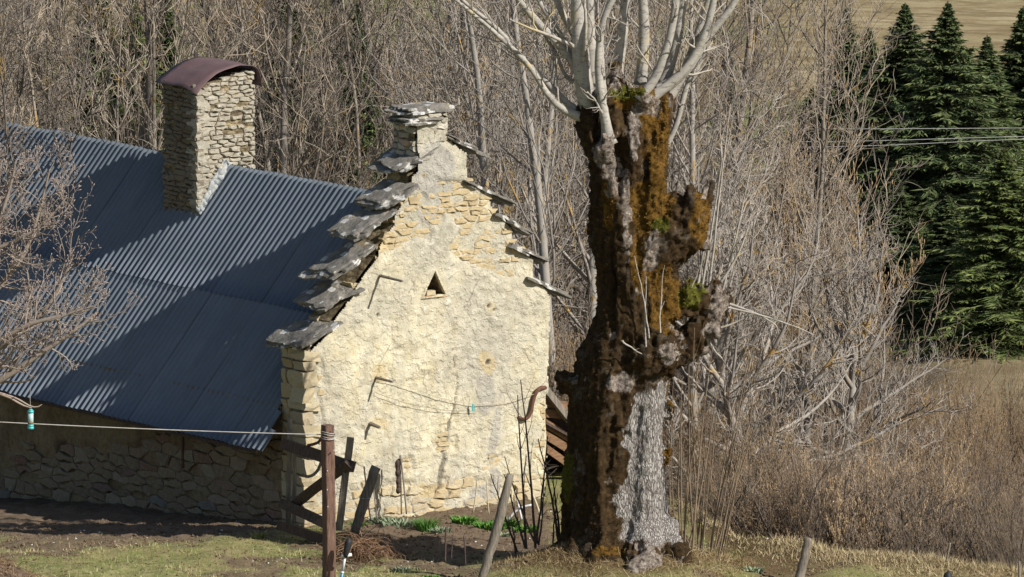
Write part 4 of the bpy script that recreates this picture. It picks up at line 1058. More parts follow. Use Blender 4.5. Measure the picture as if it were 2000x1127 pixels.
# trunks the photo picks out, right of the gable
for (px, Y, kd, sc, lab, lean) in [(985, 12, 'pale0', 1.12, 'straight dark grey tree trunk standing just right of the gable peak', 0.02), (1040, 14, 'pale1', 1.0, 'tall speckled grey tree leaning right behind the third right coping slab', .05),
                             (1098, 9.5, 'pale2', 1.05, 'pale speckled tree rising close behind the gable toward the moss-covered trunk', .06), (950, 20, 'ash1', 1.1, 'lichen-flecked tree trunk directly right of the top coping stone', 0),
                             (567, 22, 'dark1', 1.15, 'tree with orange lichen on its limbs directly right of the chimney', 0)]:
    tree_at(px, Y, kd, sc, rw.uniform(0, 6), lab, None, 'bare_tree', (0, lean))

# the large spreading tree on the right with arched, upturned twigs
def spreading(seed, H, rad, nl=26):
    r = np.random.default_rng(seed)
    P, R = grow(np.array([[0, 0, -.3]]), np.array([[0, 0, 1.]]), np.array([H * .75]), np.array([.20]), 14, r, .05, .05, .25)
    tb = MB().tubes(P, R, 8, a=.1)
    a = np.arange(nl) * 2.4 + r.uniform(0, .5, nl); t = np.linspace(.22, 1, nl); f = t * 13; i0 = np.clip(f.astype(int), 0, 12); st = P[0, i0] * (1 - (f - i0)[:, None]) + P[0, i0 + 1] * (f - i0)[:, None]
    el = np.interp(t, [.2, .5, 1], [.05, .5, 2.2]); d = np.stack([np.cos(a), np.sin(a), el], 1)
    L = rad * np.interp(t, [.2, .45, 1], [1.05, 1.1, .8]) * r.uniform(.8, 1.12, nl)
    P1, R1 = grow(st, d, L, np.full(nl, .07), 12, r, .035, .10, .2)
    P2, R2 = spawn(P1, R1, 12, r, .15, 1, (25, 60), (.25, .5), .5, 8, .12, .12, .3, .4, rmin=.014, curl=.08)
    P3, R3 = spawn(P2, R2, 6, r, .1, 1, (25, 62), (.3, .6), .55, 6, .15, .17, .4, .35, rmin=.0095, curl=.12)
    P4, R4 = spawn(P3, R3, 2, r, .2, 1, (25, 60), (.35, .7), .7, 4, .18, .2, .5, .3, rmin=.0075, curl=.15)
    cb = MB().tubes(P1, R1, 5, a=.35).tubes(P2, R2, 4, a=.6).tubes(P3, R3, 3, a=.85).tubes(P4, R4, 3, a=1.0)
    return tb.mesh('trunk', M['bark_pale']), cb.mesh('crown', M['bark_pale'])
WT['spread'] = spreading(31, 7.0, 4.1); WT['spread2'] = spreading(32, 7.4, 3.3, 22)
tree_at(1475, 17, 'spread', 1.0, .4, 'broad bare tree with arching pale twigs right of the pollard, against the dark spruces', None, 'spreading_tree')
tree_at(1640, 21, 'spread2', .95, 1.2, 'smaller bare tree with dense upturned twigs, rightmost before the dark spruces', None, 'spreading_tree')
tree_at(1390, 24, 'spread2', 1.25, 2.0, 'bare pale tree with upswept twigs partly hidden by the mossy stump arm', None, 'spreading_tree')
tree_at(1560, 30, 'ash2', .95, 1.0, 'bare tree whose top reaches the grassy hillside left of the first spruce', None)
tree_at(1600, 36, 'multi1', .86, 4.0, 'small many-stemmed bare tree beside the dark spruces', None)
tree_at(-40, 10, 'dark0', 1.0, 2.2, 'dark-stemmed bare tree at the far left above the metal roof', None)
tree_at(40, 12, 'dark2', .95, .5, 'bushy many-stemmed bare tree above the left part of the roof ridge', None)

# ------------------------------------------------------------------ conifers
def conifer(seed, H=12.0, RB=1.9, mat='needle', dens=1.0):
    r = np.random.default_rng(seed)
    tb = MB().tubes(np.array([[0, 0, -.3], [0, 0, H * .5], [0, 0, H]]), np.array([.16, .09, .01]), 6)
    nb = int(620 * dens); t = (np.arange(nb) + r.random(nb)) / nb; z = H * (.03 + .96 * t ** 1.0)
    L = RB * (1 - t) ** 1.0 * r.uniform(.62, 1.15, nb) * (1 + .22 * np.sin(np.arange(nb) * .37)) + .04
    a = np.arange(nb) * 2.399 + r.normal(0, .25, nb)
    up = np.interp(t, [0, .6, .9, 1], [-.28, -.05, .5, 1.6])
    up = up + r.normal(0, .22, nb); d = np.stack([np.cos(a), np.sin(a), up], 1)
    P, R = grow(np.stack([0 * z, 0 * z, z], 1), d, L, np.full(nb, .02), 6, r, -.02, .10, .3)
    tb.tubes(P, R, 3)
    m = 16; tt = np.linspace(.18, 1, m); f = tt * 5; i0 = np.clip(f.astype(int), 0, 4); fr = (f - i0)[None, :, None]
    st = P[:, i0] * (1 - fr) + P[:, i0 + 1] * fr; tan = unit(P[:, i0 + 1] - P[:, i0])
    side = unit(np.cross(tan, [0, 0, 1.])); V, T_, A, n0 = [], [], [], 0
    for sg in (-1, 1, 0):
        dd = unit(tan * .7 + side * sg * r.uniform(.5, 1.0, (nb, m, 1)) + np.array([0, 0, -.30]) + r.normal(0, .38, (nb, m, 3)))
        ln = (L[:, None, None] * .22 * (1.15 - tt[None, :, None]) + .14) * r.uniform(.6, 1.3, (nb, m, 1)) * (.3 + .7 * np.minimum(1, (1 - t) * 4))[:, None, None]
        wv = unit(np.cross(dd, r.normal(size=dd.shape))) * r.uniform(.014, .030, (nb, m, 1))
        a0 = st; a1 = st + dd * ln * .5 + wv; a2 = st + dd * ln * .5 - wv; a3 = st + dd * ln + np.array([0, 0, -.03])
        v = np.stack([a0, a1, a3, a2], 2).reshape(-1, 3); V.append(v); T_.append(np.arange(len(v)).reshape(-1, 4) + n0); n0 += len(v)
        c = np.clip(.15 + .55 * tt[None, :] + r.normal(0, .18, (nb, m)), 0, 1); A.append(np.repeat(c.ravel(), 4))  # inner needles darker, tips lighter: crown shade and lit tips painted in
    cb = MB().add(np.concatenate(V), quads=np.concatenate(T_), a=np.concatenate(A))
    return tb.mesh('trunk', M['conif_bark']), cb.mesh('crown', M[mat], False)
CF = [conifer(501, 12, 1.9), conifer(502, 12, 1.6), conifer(503, 12, 2.3), conifer(504, 12, 2.0, 'needle_g')]
def conifer_at(px, Y, topy, k, lab, grp=None, wsc=1.0):
    p = W(px, 563, Y); x = float(p[0]); z = gz(x, Y); ztop = float(W(px, topy, Y)[2]); s_ = (ztop - z) / 12.0
    o = plant_root('spruce_tree', (x, Y, z), rw.uniform(0, 6.28), lab, 'tree', grp); o.scale = (s_ * wsc, s_ * wsc, s_)
    link('trunk', CF[k][0], o); link('crown', CF[k][1], o)
for a in [(1650, 126, 12, 1, 'slim pointed spruce before the grassy hillside, leftmost of the row', 1.0), (1695, 116, 52, 0, 'shorter spruce between the slim leftmost spruce and the tall dark one', 1.0),
          (1765, 112, 5, 0, 'tall dark spruce left of the broadest spruce, narrow top before the hillside', 1.15), (1848, 106, 2, 2, 'broadest sunlit spruce whose double top nearly touches the photo edge', 1.05),
          (1925, 108, 68, 1, 'spruce with a lower blunt top between the broad spruce and the edge one', 1.2), (1995, 112, 12, 0, 'tall dark spruce cut by the right edge of the view', 1.2),
          (1960, 98, 288, 3, 'yellow-green young spruce standing before the tall dark spruces', 1.5), (1800, 116, 90, 2, 'dark spruce filling the gap behind the power cables', 1.1), (1890, 118, 95, 0, 'dark spruce half hidden behind the broad sunlit spruce', 1.2),
          (1730, 122, 100, 1, 'dark narrow spruce behind the arching bare twigs', 1.2), (2060, 110, 60, 2, 'dark spruce mostly outside the right edge', 1.1), (1640, 130, 130, 0, 'dark low spruce behind the edge of the broad bare tree', 1.3),
          (1585, 128, 170, 0, 'dark spruce just visible through the arching bare twigs', 1.3), (1685, 132, 140, 2, 'dark spruce filling the row behind the shorter leftmost spruce', 1.1), (1950, 128, 120, 2, 'dark spruce deep in the row behind the yellow-green young one', 1.1), (1745, 104, 330, 0, 'low dark spruce before the row, behind the edge of the arching twigs', 1.4), (1850, 101, 380, 1, 'low dark spruce at the foot of the broad sunlit spruce', 1.7)]:
    conifer_at(*a[:5], None, a[5] * 2.35)
for a in [(205, 27, -60, 0, 'dark spruce behind bare twigs left of the chimney, tallest of the left spruces', 1.2), (262, 24, -30, 3, 'yellow-green conifer behind bare twigs near the chimney', 1.3), (325, 29, -40, 0, 'dark spruce directly behind the maroon chimney cover', 1.3), (165, 62, -30, 2, 'dark spruce at the edge of the left thicket', .9),
          (560, 50, -60, 0, 'dark spruce deep in the wood right of the chimney', 1.3), (655, 84, -50, 2, 'dark spruce deep in the wood left of the gable peak', .9), (470, 86, -50, 2, 'broad dark spruce far back in the wood directly right of the chimney cover', .9), (700, 46, 0, 0, 'dark spruce in the wood above the right end of the roof ridge', 1.0), (60, 80, -40, 2, 'dark broad spruce far back behind the left thicket', .9), (1240, 84, -60, 2, 'dark spruce far back behind the silvery poles', .9), (1420, 90, 60, 2, 'dark spruce far back behind the broad bare tree', .9), (1130, 60, 300, 3, 'green spruce between the two pale trunks left of the pollard', 1.6)]:
    conifer_at(*a[:5], None, a[5])
# ------------------------------------------------------------------ poles and twigs on the pollard's head
def limb(pts, seed, twigs=6, n=14, first=.15):
    """pts: (px, py, dy, radius px)"""
    r = np.random.default_rng(seed)
    A = np.array([[*tp(p[0], p[1], p[2]), p[3] * .88 / KM] for p in pts]); Q = resample(A, n)
    Q[1:, :3] += np.cumsum(r.normal(0, .006, (n - 1, 3)), 0)
    Qf = resample(Q, 34); tt = np.linspace(0, 1, 34); Rf = Qf[:, 3] * (1 + .42 * np.exp(-tt / .05)) * (1 + .05 * vnoise(tt * 26, seed * 1.7, 0, 5) + .05 * vnoise(tt * 9, seed * 2.1, 0, 6))
    b = MB().tubes(Qf[:, :3], Rf, 12, a=.0, cap=True); vv = b.V[0]; vv += (.0045 * fbm(vv[:, 0] * 14, vv[:, 1] * 14, vv[:, 2] * 9, 3, seed))[:, None] * np.array([1, 1, .3])
    o = link('pole', b.mesh('pole', M['bark_pollard']), trunk and pollard)
    t = MB(); P, R = Q[None, :, :3], Q[None, :, 3]
    if twigs:
        P1, R1 = spawn(P, R, twigs, r, first, 1.0, (35, 75), (.16, .42), .34, 8, .10, .17, .35, .3, rmin=.010, curl=.14)
        P2, R2 = spawn(P1, R1, 4, r, .2, 1, (25, 65), (.25, .6), .6, 6, .16, .2, .5, .3, rmin=.007, curl=.18)
        P3, R3 = spawn(P2, R2, 2, r, .2, 1, (25, 65), (.3, .7), .7, 4, .2, .2, .6, .3, rmin=.0055, curl=.18)
        t.tubes(P1, R1, 5, a=.5).tubes(P2, R2, 4, a=.8).tubes(P3, R3, 3, a=.95)
        tag(t.obj('twigs', M['bark_pollard'], o), kind='stuff')
LIMBS = [([(1178, 300, .15, 20), (1156, 250, -.1, 22), (1146, 205, -.28, 22), (1137, 160, -.3, 19), (1132, 90, -.3, 17), (1128, 0, -.2, 16), (1124, -160, -.2, 14), (1118, -320, -.2, 10)], 5),
         ([(1165, 190, .2, 15), (1152, 110, .2, 13), (1150, 20, .2, 12), (1146, -150, .2, 10)], 4),
         ([(1192, 280, -.62, 13), (1178, 220, -.66, 10), (1168, 160, -.66, 9), (1167, 90, -.66, 8), (1172, 40, -.66, 8), (1190, 0, -.6, 7), (1225, -60, -.6, 6)], 6),
         ([(1186, 275, -.6, 12), (1182, 210, -.6, 8), (1176, 130, -.6, 7), (1176, 60, -.6, 6)], 3),
         ([(1204, 165, .3, 13), (1212, 80, .3, 12), (1222, -10, .3, 11), (1236, -160, .3, 9)], 4),
         ([(1252, 165, .35, 13), (1258, 80, .35, 12), (1255, -20, .35, 11), (1250, -160, .3, 9)], 4),
         ([(1248, 195, -.5, 10), (1282, 155, -.5, 10), (1305, 90, -.5, 9), (1320, 20, -.5, 9), (1328, -100, -.5, 7)], 5),
         ([(1296, 165, .1, 13), (1322, 90, .1, 10), (1332, 10, .1, 10), (1338, -120, .1, 8)], 4),
         ([(1272, 190, -.3, 10), (1330, 150, -.3, 10), (1368, 95, -.3, 8), (1385, 40, -.3, 8), (1398, -40, -.3, 7)], 5),
         ([(1285, 180, -.1, 14), (1345, 140, -.1, 11), (1382, 68, -.1, 9), (1425, 25, -.1, 8), (1460, -40, -.1, 6)], 8),
         ([(1304, 190, .2, 11), (1338, 140, .2, 10), (1362, 70, .2, 9), (1392, -10, .2, 8), (1410, -110, .2, 7)], 5),
         ([(1150, 232, -.25, 10), (1110, 230, -.3, 8), (1078, 212, -.3, 7), (1060, 175, -.3, 7), (1048, 145, -.3, 6), (1008, 105, -.3, 6), (960, 60, -.3, 5), (905, 18, -.3, 4), (850, -30, -.3, 3)], 9),
         ([(1145, 228, -.1, 9), (1112, 212, -.1, 8), (1075, 170, -.1, 7), (1040, 130, -.1, 7), (1000, 92, -.1, 6), (965, 45, -.1, 5), (925, 22, -.1, 4), (880, -20, -.1, 3)], 9),
         ([(1140, 150, -.1, 10), (1112, 112, -.1, 9), (1078, 72, -.1, 9), (1046, 40, -.1, 8), (1012, 0, -.1, 7), (970, -70, -.1, 6)], 7),
         ([(1138, 130, 0, 8), (1108, 90, 0, 7), (1080, 45, 0, 6), (1045, -10, 0, 5), (1020, -60, 0, 4)], 6),
         ([(1142, 110, .1, 8), (1118, 60, .1, 7), (1092, 10, .1, 7), (1070, -60, .1, 6)], 4),
         ([(1120, 160, .1, 5), (1100, 145, .1, 4), (1085, 100, .1, 4), (1060, 70, .1, 3)], 3),
         ([(1292, 300, .6, 7), (1320, 250, .6, 6), (1345, 160, .6, 6), (1390, 90, .6, 5)], 5)]
for i, (p, tw) in enumerate(LIMBS): limb(p, 600 + i, tw)
# suckers on the burrs and around the stool
def shoots(name, parent, specs, mat, seed, side=3, off=ORI):
    r = np.random.default_rng(seed)
    for (x0, y0, x1, y1, bow, rad, Yd) in specs:
        a = W(x0, y0, TY + Yd) - off; c = W(x1, y1, TY + Yd) - off; m_ = (a + c) / 2 + np.array([bow / KM, r.normal(0, .05), .0])
        t = np.linspace(0, 1, 10)[:, None]; P = (1 - t) ** 2 * a + 2 * t * (1 - t) * m_ + t * t * c
        P = P + np.cumsum(r.normal(0, .007, P.shape), 0) * (t > 0)
        R = np.linspace(1, .35, 10) * rad / KM
        b = MB().tubes(P, R, 5, a=.3)
        if side:
            P1, R1 = spawn(P[None], R[None], side, r, .3, .95, (20, 45), (.12, .3), .55, 6, .1, .08, .5, .3, rmin=.004); b.tubes(P1, R1, 3, a=.7)
        b.obj(name, mat, parent)
rs = np.random.default_rng(66)
sp = []
for i in range(22):
    x0 = rs.uniform(1318, 1420); y0 = 1085 + rs.uniform(-30, 20); top = rs.uniform(640, 860)
    dx = (x0 - 1310) * rs.uniform(-.1, .9) + rs.uniform(-15, 45); sp.append((x0, y0, x0 + dx, top, rs.uniform(-28, 10), rs.uniform(1.1, 2.5), rs.uniform(-.6, .7)))
shoots('sucker_shoot', pollard, sp, M['shoot'], 67, 2)
sp = [(1362, 560, 1390, 330, 4, 3.2, 0), (1372, 556, 1408, 310, 2, 3, 0), (1385, 560, 1428, 205, -2, 3, .1), (1380, 580, 1462, 420, 30, 3.5, 0), (1405, 590, 1470, 300, 8, 2.6, .1), (1410, 590, 1520, 640, 40, 3.2, .1), (1418, 600, 1590, 655, 60, 2.4, .0),
      (1408, 640, 1470, 610, 22, 2.2, 0), (1330, 480, 1318, 400, 0, 2, -.5), (1340, 470, 1348, 400, 3, 2, -.5), (1268, 660, 1240, 500, 5, 2, -.95), (1290, 650, 1300, 520, -6, 2, -.9), (1262, 680, 1265, 540, -6, 2, -.95), (1215, 665, 1265, 700, -10, 2.2, -1.0), (1410, 700, 1380, 640, -20, 2, .1),
      (1335, 620, 1375, 500, -6, 2, -.3), (1372, 552, 1368, 300, -4, 2.4, .1)]
shoots('burr_twig', pollard, sp, M['bark_pollard'], 68, 1)

# saplings between the stake and the trunk
for k, (specs, lab) in enumerate([([(1028, 1072, 1012, 770, -3, 3, .3), (1026, 1070, 985, 925, 0, 2.6, .3)], 'thin dark sapling with few twigs before the gable, left of its taller twin'),
                                  ([(1046, 1070, 1016, 740, 6, 3.1, .2), (1048, 1062, 1066, 850, 4, 2.8, .2), (1045, 1060, 985, 890, -6, 2.4, .2), (1052, 1065, 1060, 930, 2, 2.4, .2)], 'tallest dark sapling between the leaning round stake and the pollard'),
                                  ([(1092, 1060, 1050, 855, 4, 3, .6), (1094, 1060, 1078, 930, 2, 3, .6), (1080, 1062, 1090, 960, 0, 2, .6)], 'dark twiggy sapling close against the left foot of the pollard'),
                                  ([(1010, 1078, 958, 925, 2, 2.6, .6), (1008, 1085, 1000, 1010, 2, 2, .6)], 'short crooked sapling leaning left beside the round stake')]):
    p = W(specs[0][0], specs[0][1], TY + specs[0][6]); root = plant_root('sapling', p, 0, lab, 'sapling')
    shoots('stem', root, specs, M['shoot_dark'], 700 + k, 6, p)

# ------------------------------------------------------------------ the fruit tree reaching in from the left
FY = -12.0
def fruit_tree():
    p0 = W(-190, 1010, FY); root = plant_root('fruit_tree', p0, 0, 'bare twiggy tree reaching in from the left edge in front of the metal roof', 'tree')
    r = np.random.default_rng(71)
    def poly(pts): return np.array([[*(W(p[0], p[1], FY + p[2]) - p0), p[3] / PXM(FY)] for p in pts])
    tr = resample(poly([(-190, 1030, 0, 17), (-180, 920, 0, 15), (-150, 820, 0, 14), (-120, 720, 0, 12), (-100, 600, 0, 10), (-80, 480, 0, 7), (-60, 380, 0, 4)]), 14)
    MB().tubes(tr[:, :3], tr[:, 3], 9, a=0).obj('trunk', M['bark_fruit'], root)
    limbs = [[(-150, 820, 0, 10), (-60, 775, -.3, 8), (10, 740, -.4, 7), (75, 690, -.4, 5.5), (140, 655, -.4, 4), (190, 610, -.3, 2.5)], [(-150, 800, 0, 9), (-50, 720, .2, 7), (20, 660, .2, 5.5), (85, 615, .2, 4), (120, 560, .2, 3), (150, 490, .2, 2)],
             [(-120, 720, 0, 9), (-40, 600, .3, 6), (20, 540, .4, 5), (60, 470, .4, 4), (80, 400, .4, 3), (95, 330, .4, 1.8)], [(-110, 650, 0, 8), (-60, 540, -.3, 6), (-10, 460, -.4, 5), (20, 390, -.4, 3.5), (35, 310, -.4, 2)],
             [(-100, 600, 0, 7), (-50, 470, .1, 5), (-10, 390, .1, 4), (5, 320, .1, 2)], [(-140, 790, 0, 8), (-40, 690, -.7, 6), (40, 640, -.8, 5), (110, 620, -.8, 3.5), (180, 600, -.8, 2)], [(-90, 560, 0, 6), (-40, 500, -.5, 5), (30, 470, -.6, 4), (80, 450, -.6, 3), (130, 390, -.6, 2)]]
    n = 14; P = []; R = []
    for l in limbs:
        q = resample(poly(l), n); P.append(q[:, :3]); R.append(q[:, 3])
    P, R = np.array(P), np.array(R); P[:, 1:] += np.cumsum(r.normal(0, .012, P[:, 1:].shape), 1)
    b = MB().tubes(P, R, 6, a=.4)
    P2, R2 = spawn(P, R, 15, r, .22, 1, (25, 70), (.22, .46), .5, 9, .12, .17, .35, .35, rmin=.008, curl=.10)
    P3, R3 = spawn(P2, R2, 7, r, .12, 1, (30, 70), (.22, .5), .6, 6, .12, .22, .5, .3, rmin=.0055, curl=.12)
    P4, R4 = spawn(P3, R3, 3, r, .25, 1, (30, 70), (.25, .6), .75, 4, .1, .25, .7, .3, rmin=.0046, curl=.1)
    b.tubes(P2, R2, 4, a=.6).tubes(P3, R3, 3, a=.8).tubes(P4, R4, 3, a=.95)
    tips = np.concatenate([P3[:, -1], P4[:, -1]]); d = unit(np.concatenate([P3[:, -1] - P3[:, -2], P4[:, -1] - P4[:, -2]]))
    b.tubes(np.stack([tips, tips + d * .02, tips + d * .045], 1), np.tile([.005, .011, .003], (len(tips), 1)), 4, a=1.0)     # buds
    b.obj('crown', M['bark_fruit'], root)
    q = resample(poly([(-120, 760, 0, 4), (-40, 764, 0, 3.2), (20, 772, 0, 2.6), (40, 796, 0, 2.2), (62, 797, 0, 1.6)]), 12); q2 = resample(poly([(0, 768, 0, 2.4), (35, 778, 0, 2), (60, 796, 0, 1.6), (78, 798, 0, 1.2), (82, 790, 0, 1)]), 10)
    MB().tubes(q[:, :3], q[:, 3], 5, a=.9).tubes(q2[:, :3], q2[:, 3], 5, a=.9).obj('low_branch', M['bark_fruit'], root)
fruit_tree()
# bird feeder hanging from its low branch
p = W(60, 836, FY); k = .92 / PXM(FY)
fd = plant_root('bird_feeder', p, 0, 'clear tube bird feeder with teal cap hanging before the shaded wall', 'bird feeder')
def disk(b, z0, z1, r0, r1, n=12): b.tubes(np.array([[0, 0, z0], [0, 0, z1]]), np.array([r0, r1]), n, cap=True); return b
disk(MB(), 8 * k, 33 * k, 6 * k, 6 * k).obj('tube', M['teal_clear'], fd); disk(disk(MB(), 33 * k, 38 * k, 7 * k, 6.4 * k), 38 * k, 41 * k, 6 * k, 3 * k).obj('cap', M['teal'], fd); disk(disk(MB(), -2 * k, 3 * k, 6.8 * k, 6.8 * k), 3 * k, 8 * k, 6.3 * k, 6.3 * k).obj('base', M['teal'], fd)
disk(MB(), 8.5 * k, 14 * k, 6.2 * k, 6.2 * k).obj('seed', M['seed'], fd); MB().tubes(np.array([[0, 0, 41 * k], [-1 * k, 0, 60 * k], [0, 0, 90 * k]]), np.array([.004] * 3), 4).obj('hanger', M['wire'], fd)

# ------------------------------------------------------------------ willow and thorn shrubs on the right
def shrub(seed, H, spread, stems=16, mat='bark_willow', tw=9, cat=0):
    r = np.random.default_rng(seed); a = r.uniform(0, 6.28, stems); s_ = r.uniform(.05, 1, stems) * spread
    st = np.stack([np.cos(a) * .2 * s_, np.sin(a) * .2 * s_, np.full(stems, -.3)], 1); d = np.stack([np.cos(a) * s_ * .7, np.sin(a) * s_ * .7, np.ones(stems)], 1)
    P, R = grow(st, d, H * r.uniform(.65, 1.05, stems), np.full(stems, .026) * r.uniform(.6, 1.3, stems), 10, r, .05, .09, .25)
    P1, R1 = spawn(P, R, tw, r, .18, 1, (18, 50), (.22, .5), .5, 7, .16, .12, .35, .45, rmin=.007, curl=.06)
    P2, R2 = spawn(P1, R1, 6, r, .1, 1, (20, 50), (.3, .6), .6, 5, .16, .14, .5, .4, rmin=.0050, curl=.08)
    b = MB().tubes(P, R, 4, a=.1).tubes(P1, R1, 3, a=.55).tubes(P2, R2, 3, a=.95)
    if cat:                                            # swelling catkins along the twigs
        t = np.concatenate([P2[:, -1], P2[:, 2]]); b.tubes(np.stack([t, t + [0, 0, .03], t + [0, 0, .06]], 1), np.tile([.004, .008, .004], (len(t), 1)), 3, a=1.0)
    return b.mesh('branches', M[mat])
SH = {'w0': shrub(801, 3.6, .8, 18, 'bark_willow', 9, 1), 'w1': shrub(802, 4.2, .6, 16, 'bark_willow', 10, 1), 'w2': shrub(803, 3.2, 1.0, 20, 'bark_willow', 9, 1), 's0': shrub(804, 3.4, 1.1, 18, 'bark_shrub', 10), 's1': shrub(805, 4.4, .7, 12, 'bark_shrub', 11), 's2': shrub(806, 2.6, 1.3, 20, 'bark_shrub', 9)}
def shrub_at(px, Y, kd, sc, lab, grp=None):
    p = W(px, 563, Y); x = float(p[0]); o = plant_root('shrub', (x, Y, gz(x, Y)), rw.uniform(0, 6.28), lab, 'shrub', grp); o.scale = (sc, sc, sc * rw.uniform(.9, 1.1)); link('branches', SH[kd], o); return o
SHH = {'w0': 3.6, 'w1': 4.2, 'w2': 3.2, 's0': 3.4, 's1': 4.4, 's2': 2.6}
def shrub_top(px, Y, top, kd, lab, grp=None, wide=1.0):
    o = shrub_at(px, Y, kd, 1.0, lab, grp); k = (float(W(px, top, Y)[2]) - o.location.z) / SHH[kd] / 1.18; k = max(.3, k); o.scale = (k * wide, k * wide, k); return o
for i in range(17):
    px = 1330 + 700 * (i + rw.uniform(.1, .9)) / 17; shrub_top(px, rw.uniform(-1.5, 4) - max(0, px - 1500) * .005, rw.uniform(800, 940), ['s0', 's2', 's1', 's2', 'w2'][i % 5], 'low tangled dark shrub along the lip of dead grass', 'dark shrubs along the grass lip', 1.3)
for i in range(17):
    px = 1320 + 710 * (i + rw.uniform(.1, .9)) / 17; shrub_top(px, rw.uniform(5, 22), rw.uniform(775, 900) - (80 if px < 1560 else -15), ['w0', 'w1', 's1', 'w2', 's0', 'w0'][i % 6], 'tawny willow shrub between the grass lip and the meadow', 'tawny willow shrubs before the meadow', 1.1)
for i in range(6):
    px = 1330 + 720 * (i + rw.uniform(.1, .9)) / 6; shrub_top(px, rw.uniform(28, 50), rw.uniform(700, 800), ['w1', 'w0', 'w2'][i % 3], 'pale tawny shrub far back on the edge of the meadow', 'tawny shrubs at the meadow edge')
for px_, Y_, top_, kd_ in [(1625, 40, 668, 'w0'), (1700, 34, 690, 'w1'), (1765, 46, 664, 'w2'), (1835, 38, 676, 'w0'), (1950, 40, 662, 'w2'), (2010, 30, 670, 'w1'), (1880, 22, 720, 'w1'), (1740, 18, 735, 'w0')]:
    shrub_top(px_, Y_, top_, kd_, 'thin orange-tipped willow standing against the pale meadow strip', 'orange-tipped willows against the meadow strip', .9)
shrub_top(1985, -5.5, 860, 's1', 'grey slim-stemmed shrub at the lower right corner'); shrub_top(1565, -1.5, 790, 's1', 'dark upright shrub behind the round stake on the right'); shrub_top(1905, 34, 650, 'w1', 'tall orange-tipped willow standing up before the yellow-green spruce')
# brush under the trees behind the house, seen between the trunks
for i in range(16):
    px = 885 + 260 * (i + rw.uniform(.1, .9)) / 16; shrub_at(px, rw.uniform(5.5, 40), ['s0', 's2', 'w2'][i % 3], rw.uniform(.8, 1.3), 'brown brushwood among the trunks right of the gable', 'brushwood right of the gable')
for i in range(18):
    px = -80 + 960 * (i + rw.uniform(.1, .9)) / 18; shrub_at(px, rw.uniform(20, 70), ['s0', 's1', 's1', 's2'][i % 4], rw.uniform(1.0, 1.8), 'brown undergrowth bush in the wood beyond the roof ridge', 'undergrowth bushes beyond the roof')
for i in range(10):
    px = 1330 + 330 * (i + rw.uniform(.1, .9)) / 10; shrub_at(px, rw.uniform(24, 70), ['s0', 's1', 'w1'][i % 3], rw.uniform(1.1, 1.8), 'grey undergrowth bush beneath the broad bare tree', 'undergrowth bushes beneath the broad tree')

# ------------------------------------------------------------------ fence, gate, stakes
def bar(b, p, q, wd, th, a=0, twist=0.0, seed=0, k=4):
    """squared timber between two world points"""
    p, q = np.asarray(p, float), np.asarray(q, float); d = unit(q - p); s_ = np.cross(d, [0.12, -1, .05]); s_ = unit(s_); u = np.cross(s_, d)
    r = np.random.default_rng(seed); n = 6; V = []
    for i in range(n):
        c = p + (q - p) * i / (n - 1) + r.normal(0, .006, 3)
        for (e, f) in ((-1, -1), (1, -1), (1, 1), (-1, 1)): V.append(c + s_ * e * wd / 2 * r.uniform(.92, 1.05) + u * f * th / 2 * r.uniform(.92, 1.05))
    V = np.array(V); qd = [(i * 4 + j, i * 4 + (j + 1) % 4, i * 4 + 4 + (j + 1) % 4, i * 4 + 4 + j) for i in range(n - 1) for j in range(4)] + [(3, 2, 1, 0), (n * 4 - 4, n * 4 - 3, n * 4 - 2, n * 4 - 1)]
    return b.add(V, quads=qd, a=a)
PY = -11.0
def post():
    base = W(642, 1190, PY); base[2] = min(base[2], gz(base[0], base[1]) - .05); top = W(644, 830, PY); k = 1 / PXM(PY)
    o = plant_root('fence_post', (base[0], base[1], base[2]), 0, 'weathered reddish-brown square post with wire wound round its top', 'post')
    h = top[2] - base[2]; hw = 13 * k; b = MB(); r = np.random.default_rng(9); ns = 14; ca, sa = math.cos(.55), math.sin(.55); V = []
    sq = []
    for (e, f) in ((-1, -1), (1, -1), (1, 1), (-1, 1)):
        for (ce, cf) in ((.16, 0), (0, .16)):
            pass
    ring = [(-1, -.86), (-.86, -1), (.86, -1), (1, -.86), (1, .86), (.86, 1), (-.86, 1), (-1, .86)]
    for i in range(ns):
        z = h * i / (ns - 1)
        for e, f in ring:
            x, y = e * hw * .78 + r.normal(0, .002), f * hw * .78 + r.normal(0, .002); V.append((x * ca - y * sa + .012 * math.sin(z * 1.3), x * sa + y * ca, z))
    n8 = 8; q = [(i * n8 + j, i * n8 + (j + 1) % n8, (i + 1) * n8 + (j + 1) % n8, (i + 1) * n8 + j) for i in range(ns - 1) for j in range(n8)]
    tp_ = len(V) - n8; t = [(tp_, tp_ + j, tp_ + j + 1) for j in range(1, n8 - 1)]
    b.add(V, quads=q, tris=t); b.obj('timber', M['wood_red'], o, False)
    for zz in (.14, .165, .2, .225):
        th = np.linspace(0, 2 * math.pi, 25); rr_ = hw * 1.12
        P = np.stack([rr_ * np.cos(th), rr_ * np.sin(th), h - zz + .03 * np.cos(th + zz * 20)], 1); MB().tubes(P, np.full(25, .008), 5).obj('wire_turn', M['wire'], o)
    for (px, py) in [(639, 920), (639, 957), (640, 990), (653, 838), (652, 880)]:
        c = W(px, py, PY - .17) - base; MB().tubes(np.array([c + [0, .05, 0], c + [0, -.012, 0]]), np.array([.012, .012]), 6, cap=True).obj('nail', M['wire'], o)
    return base, top
base, ptop = post()
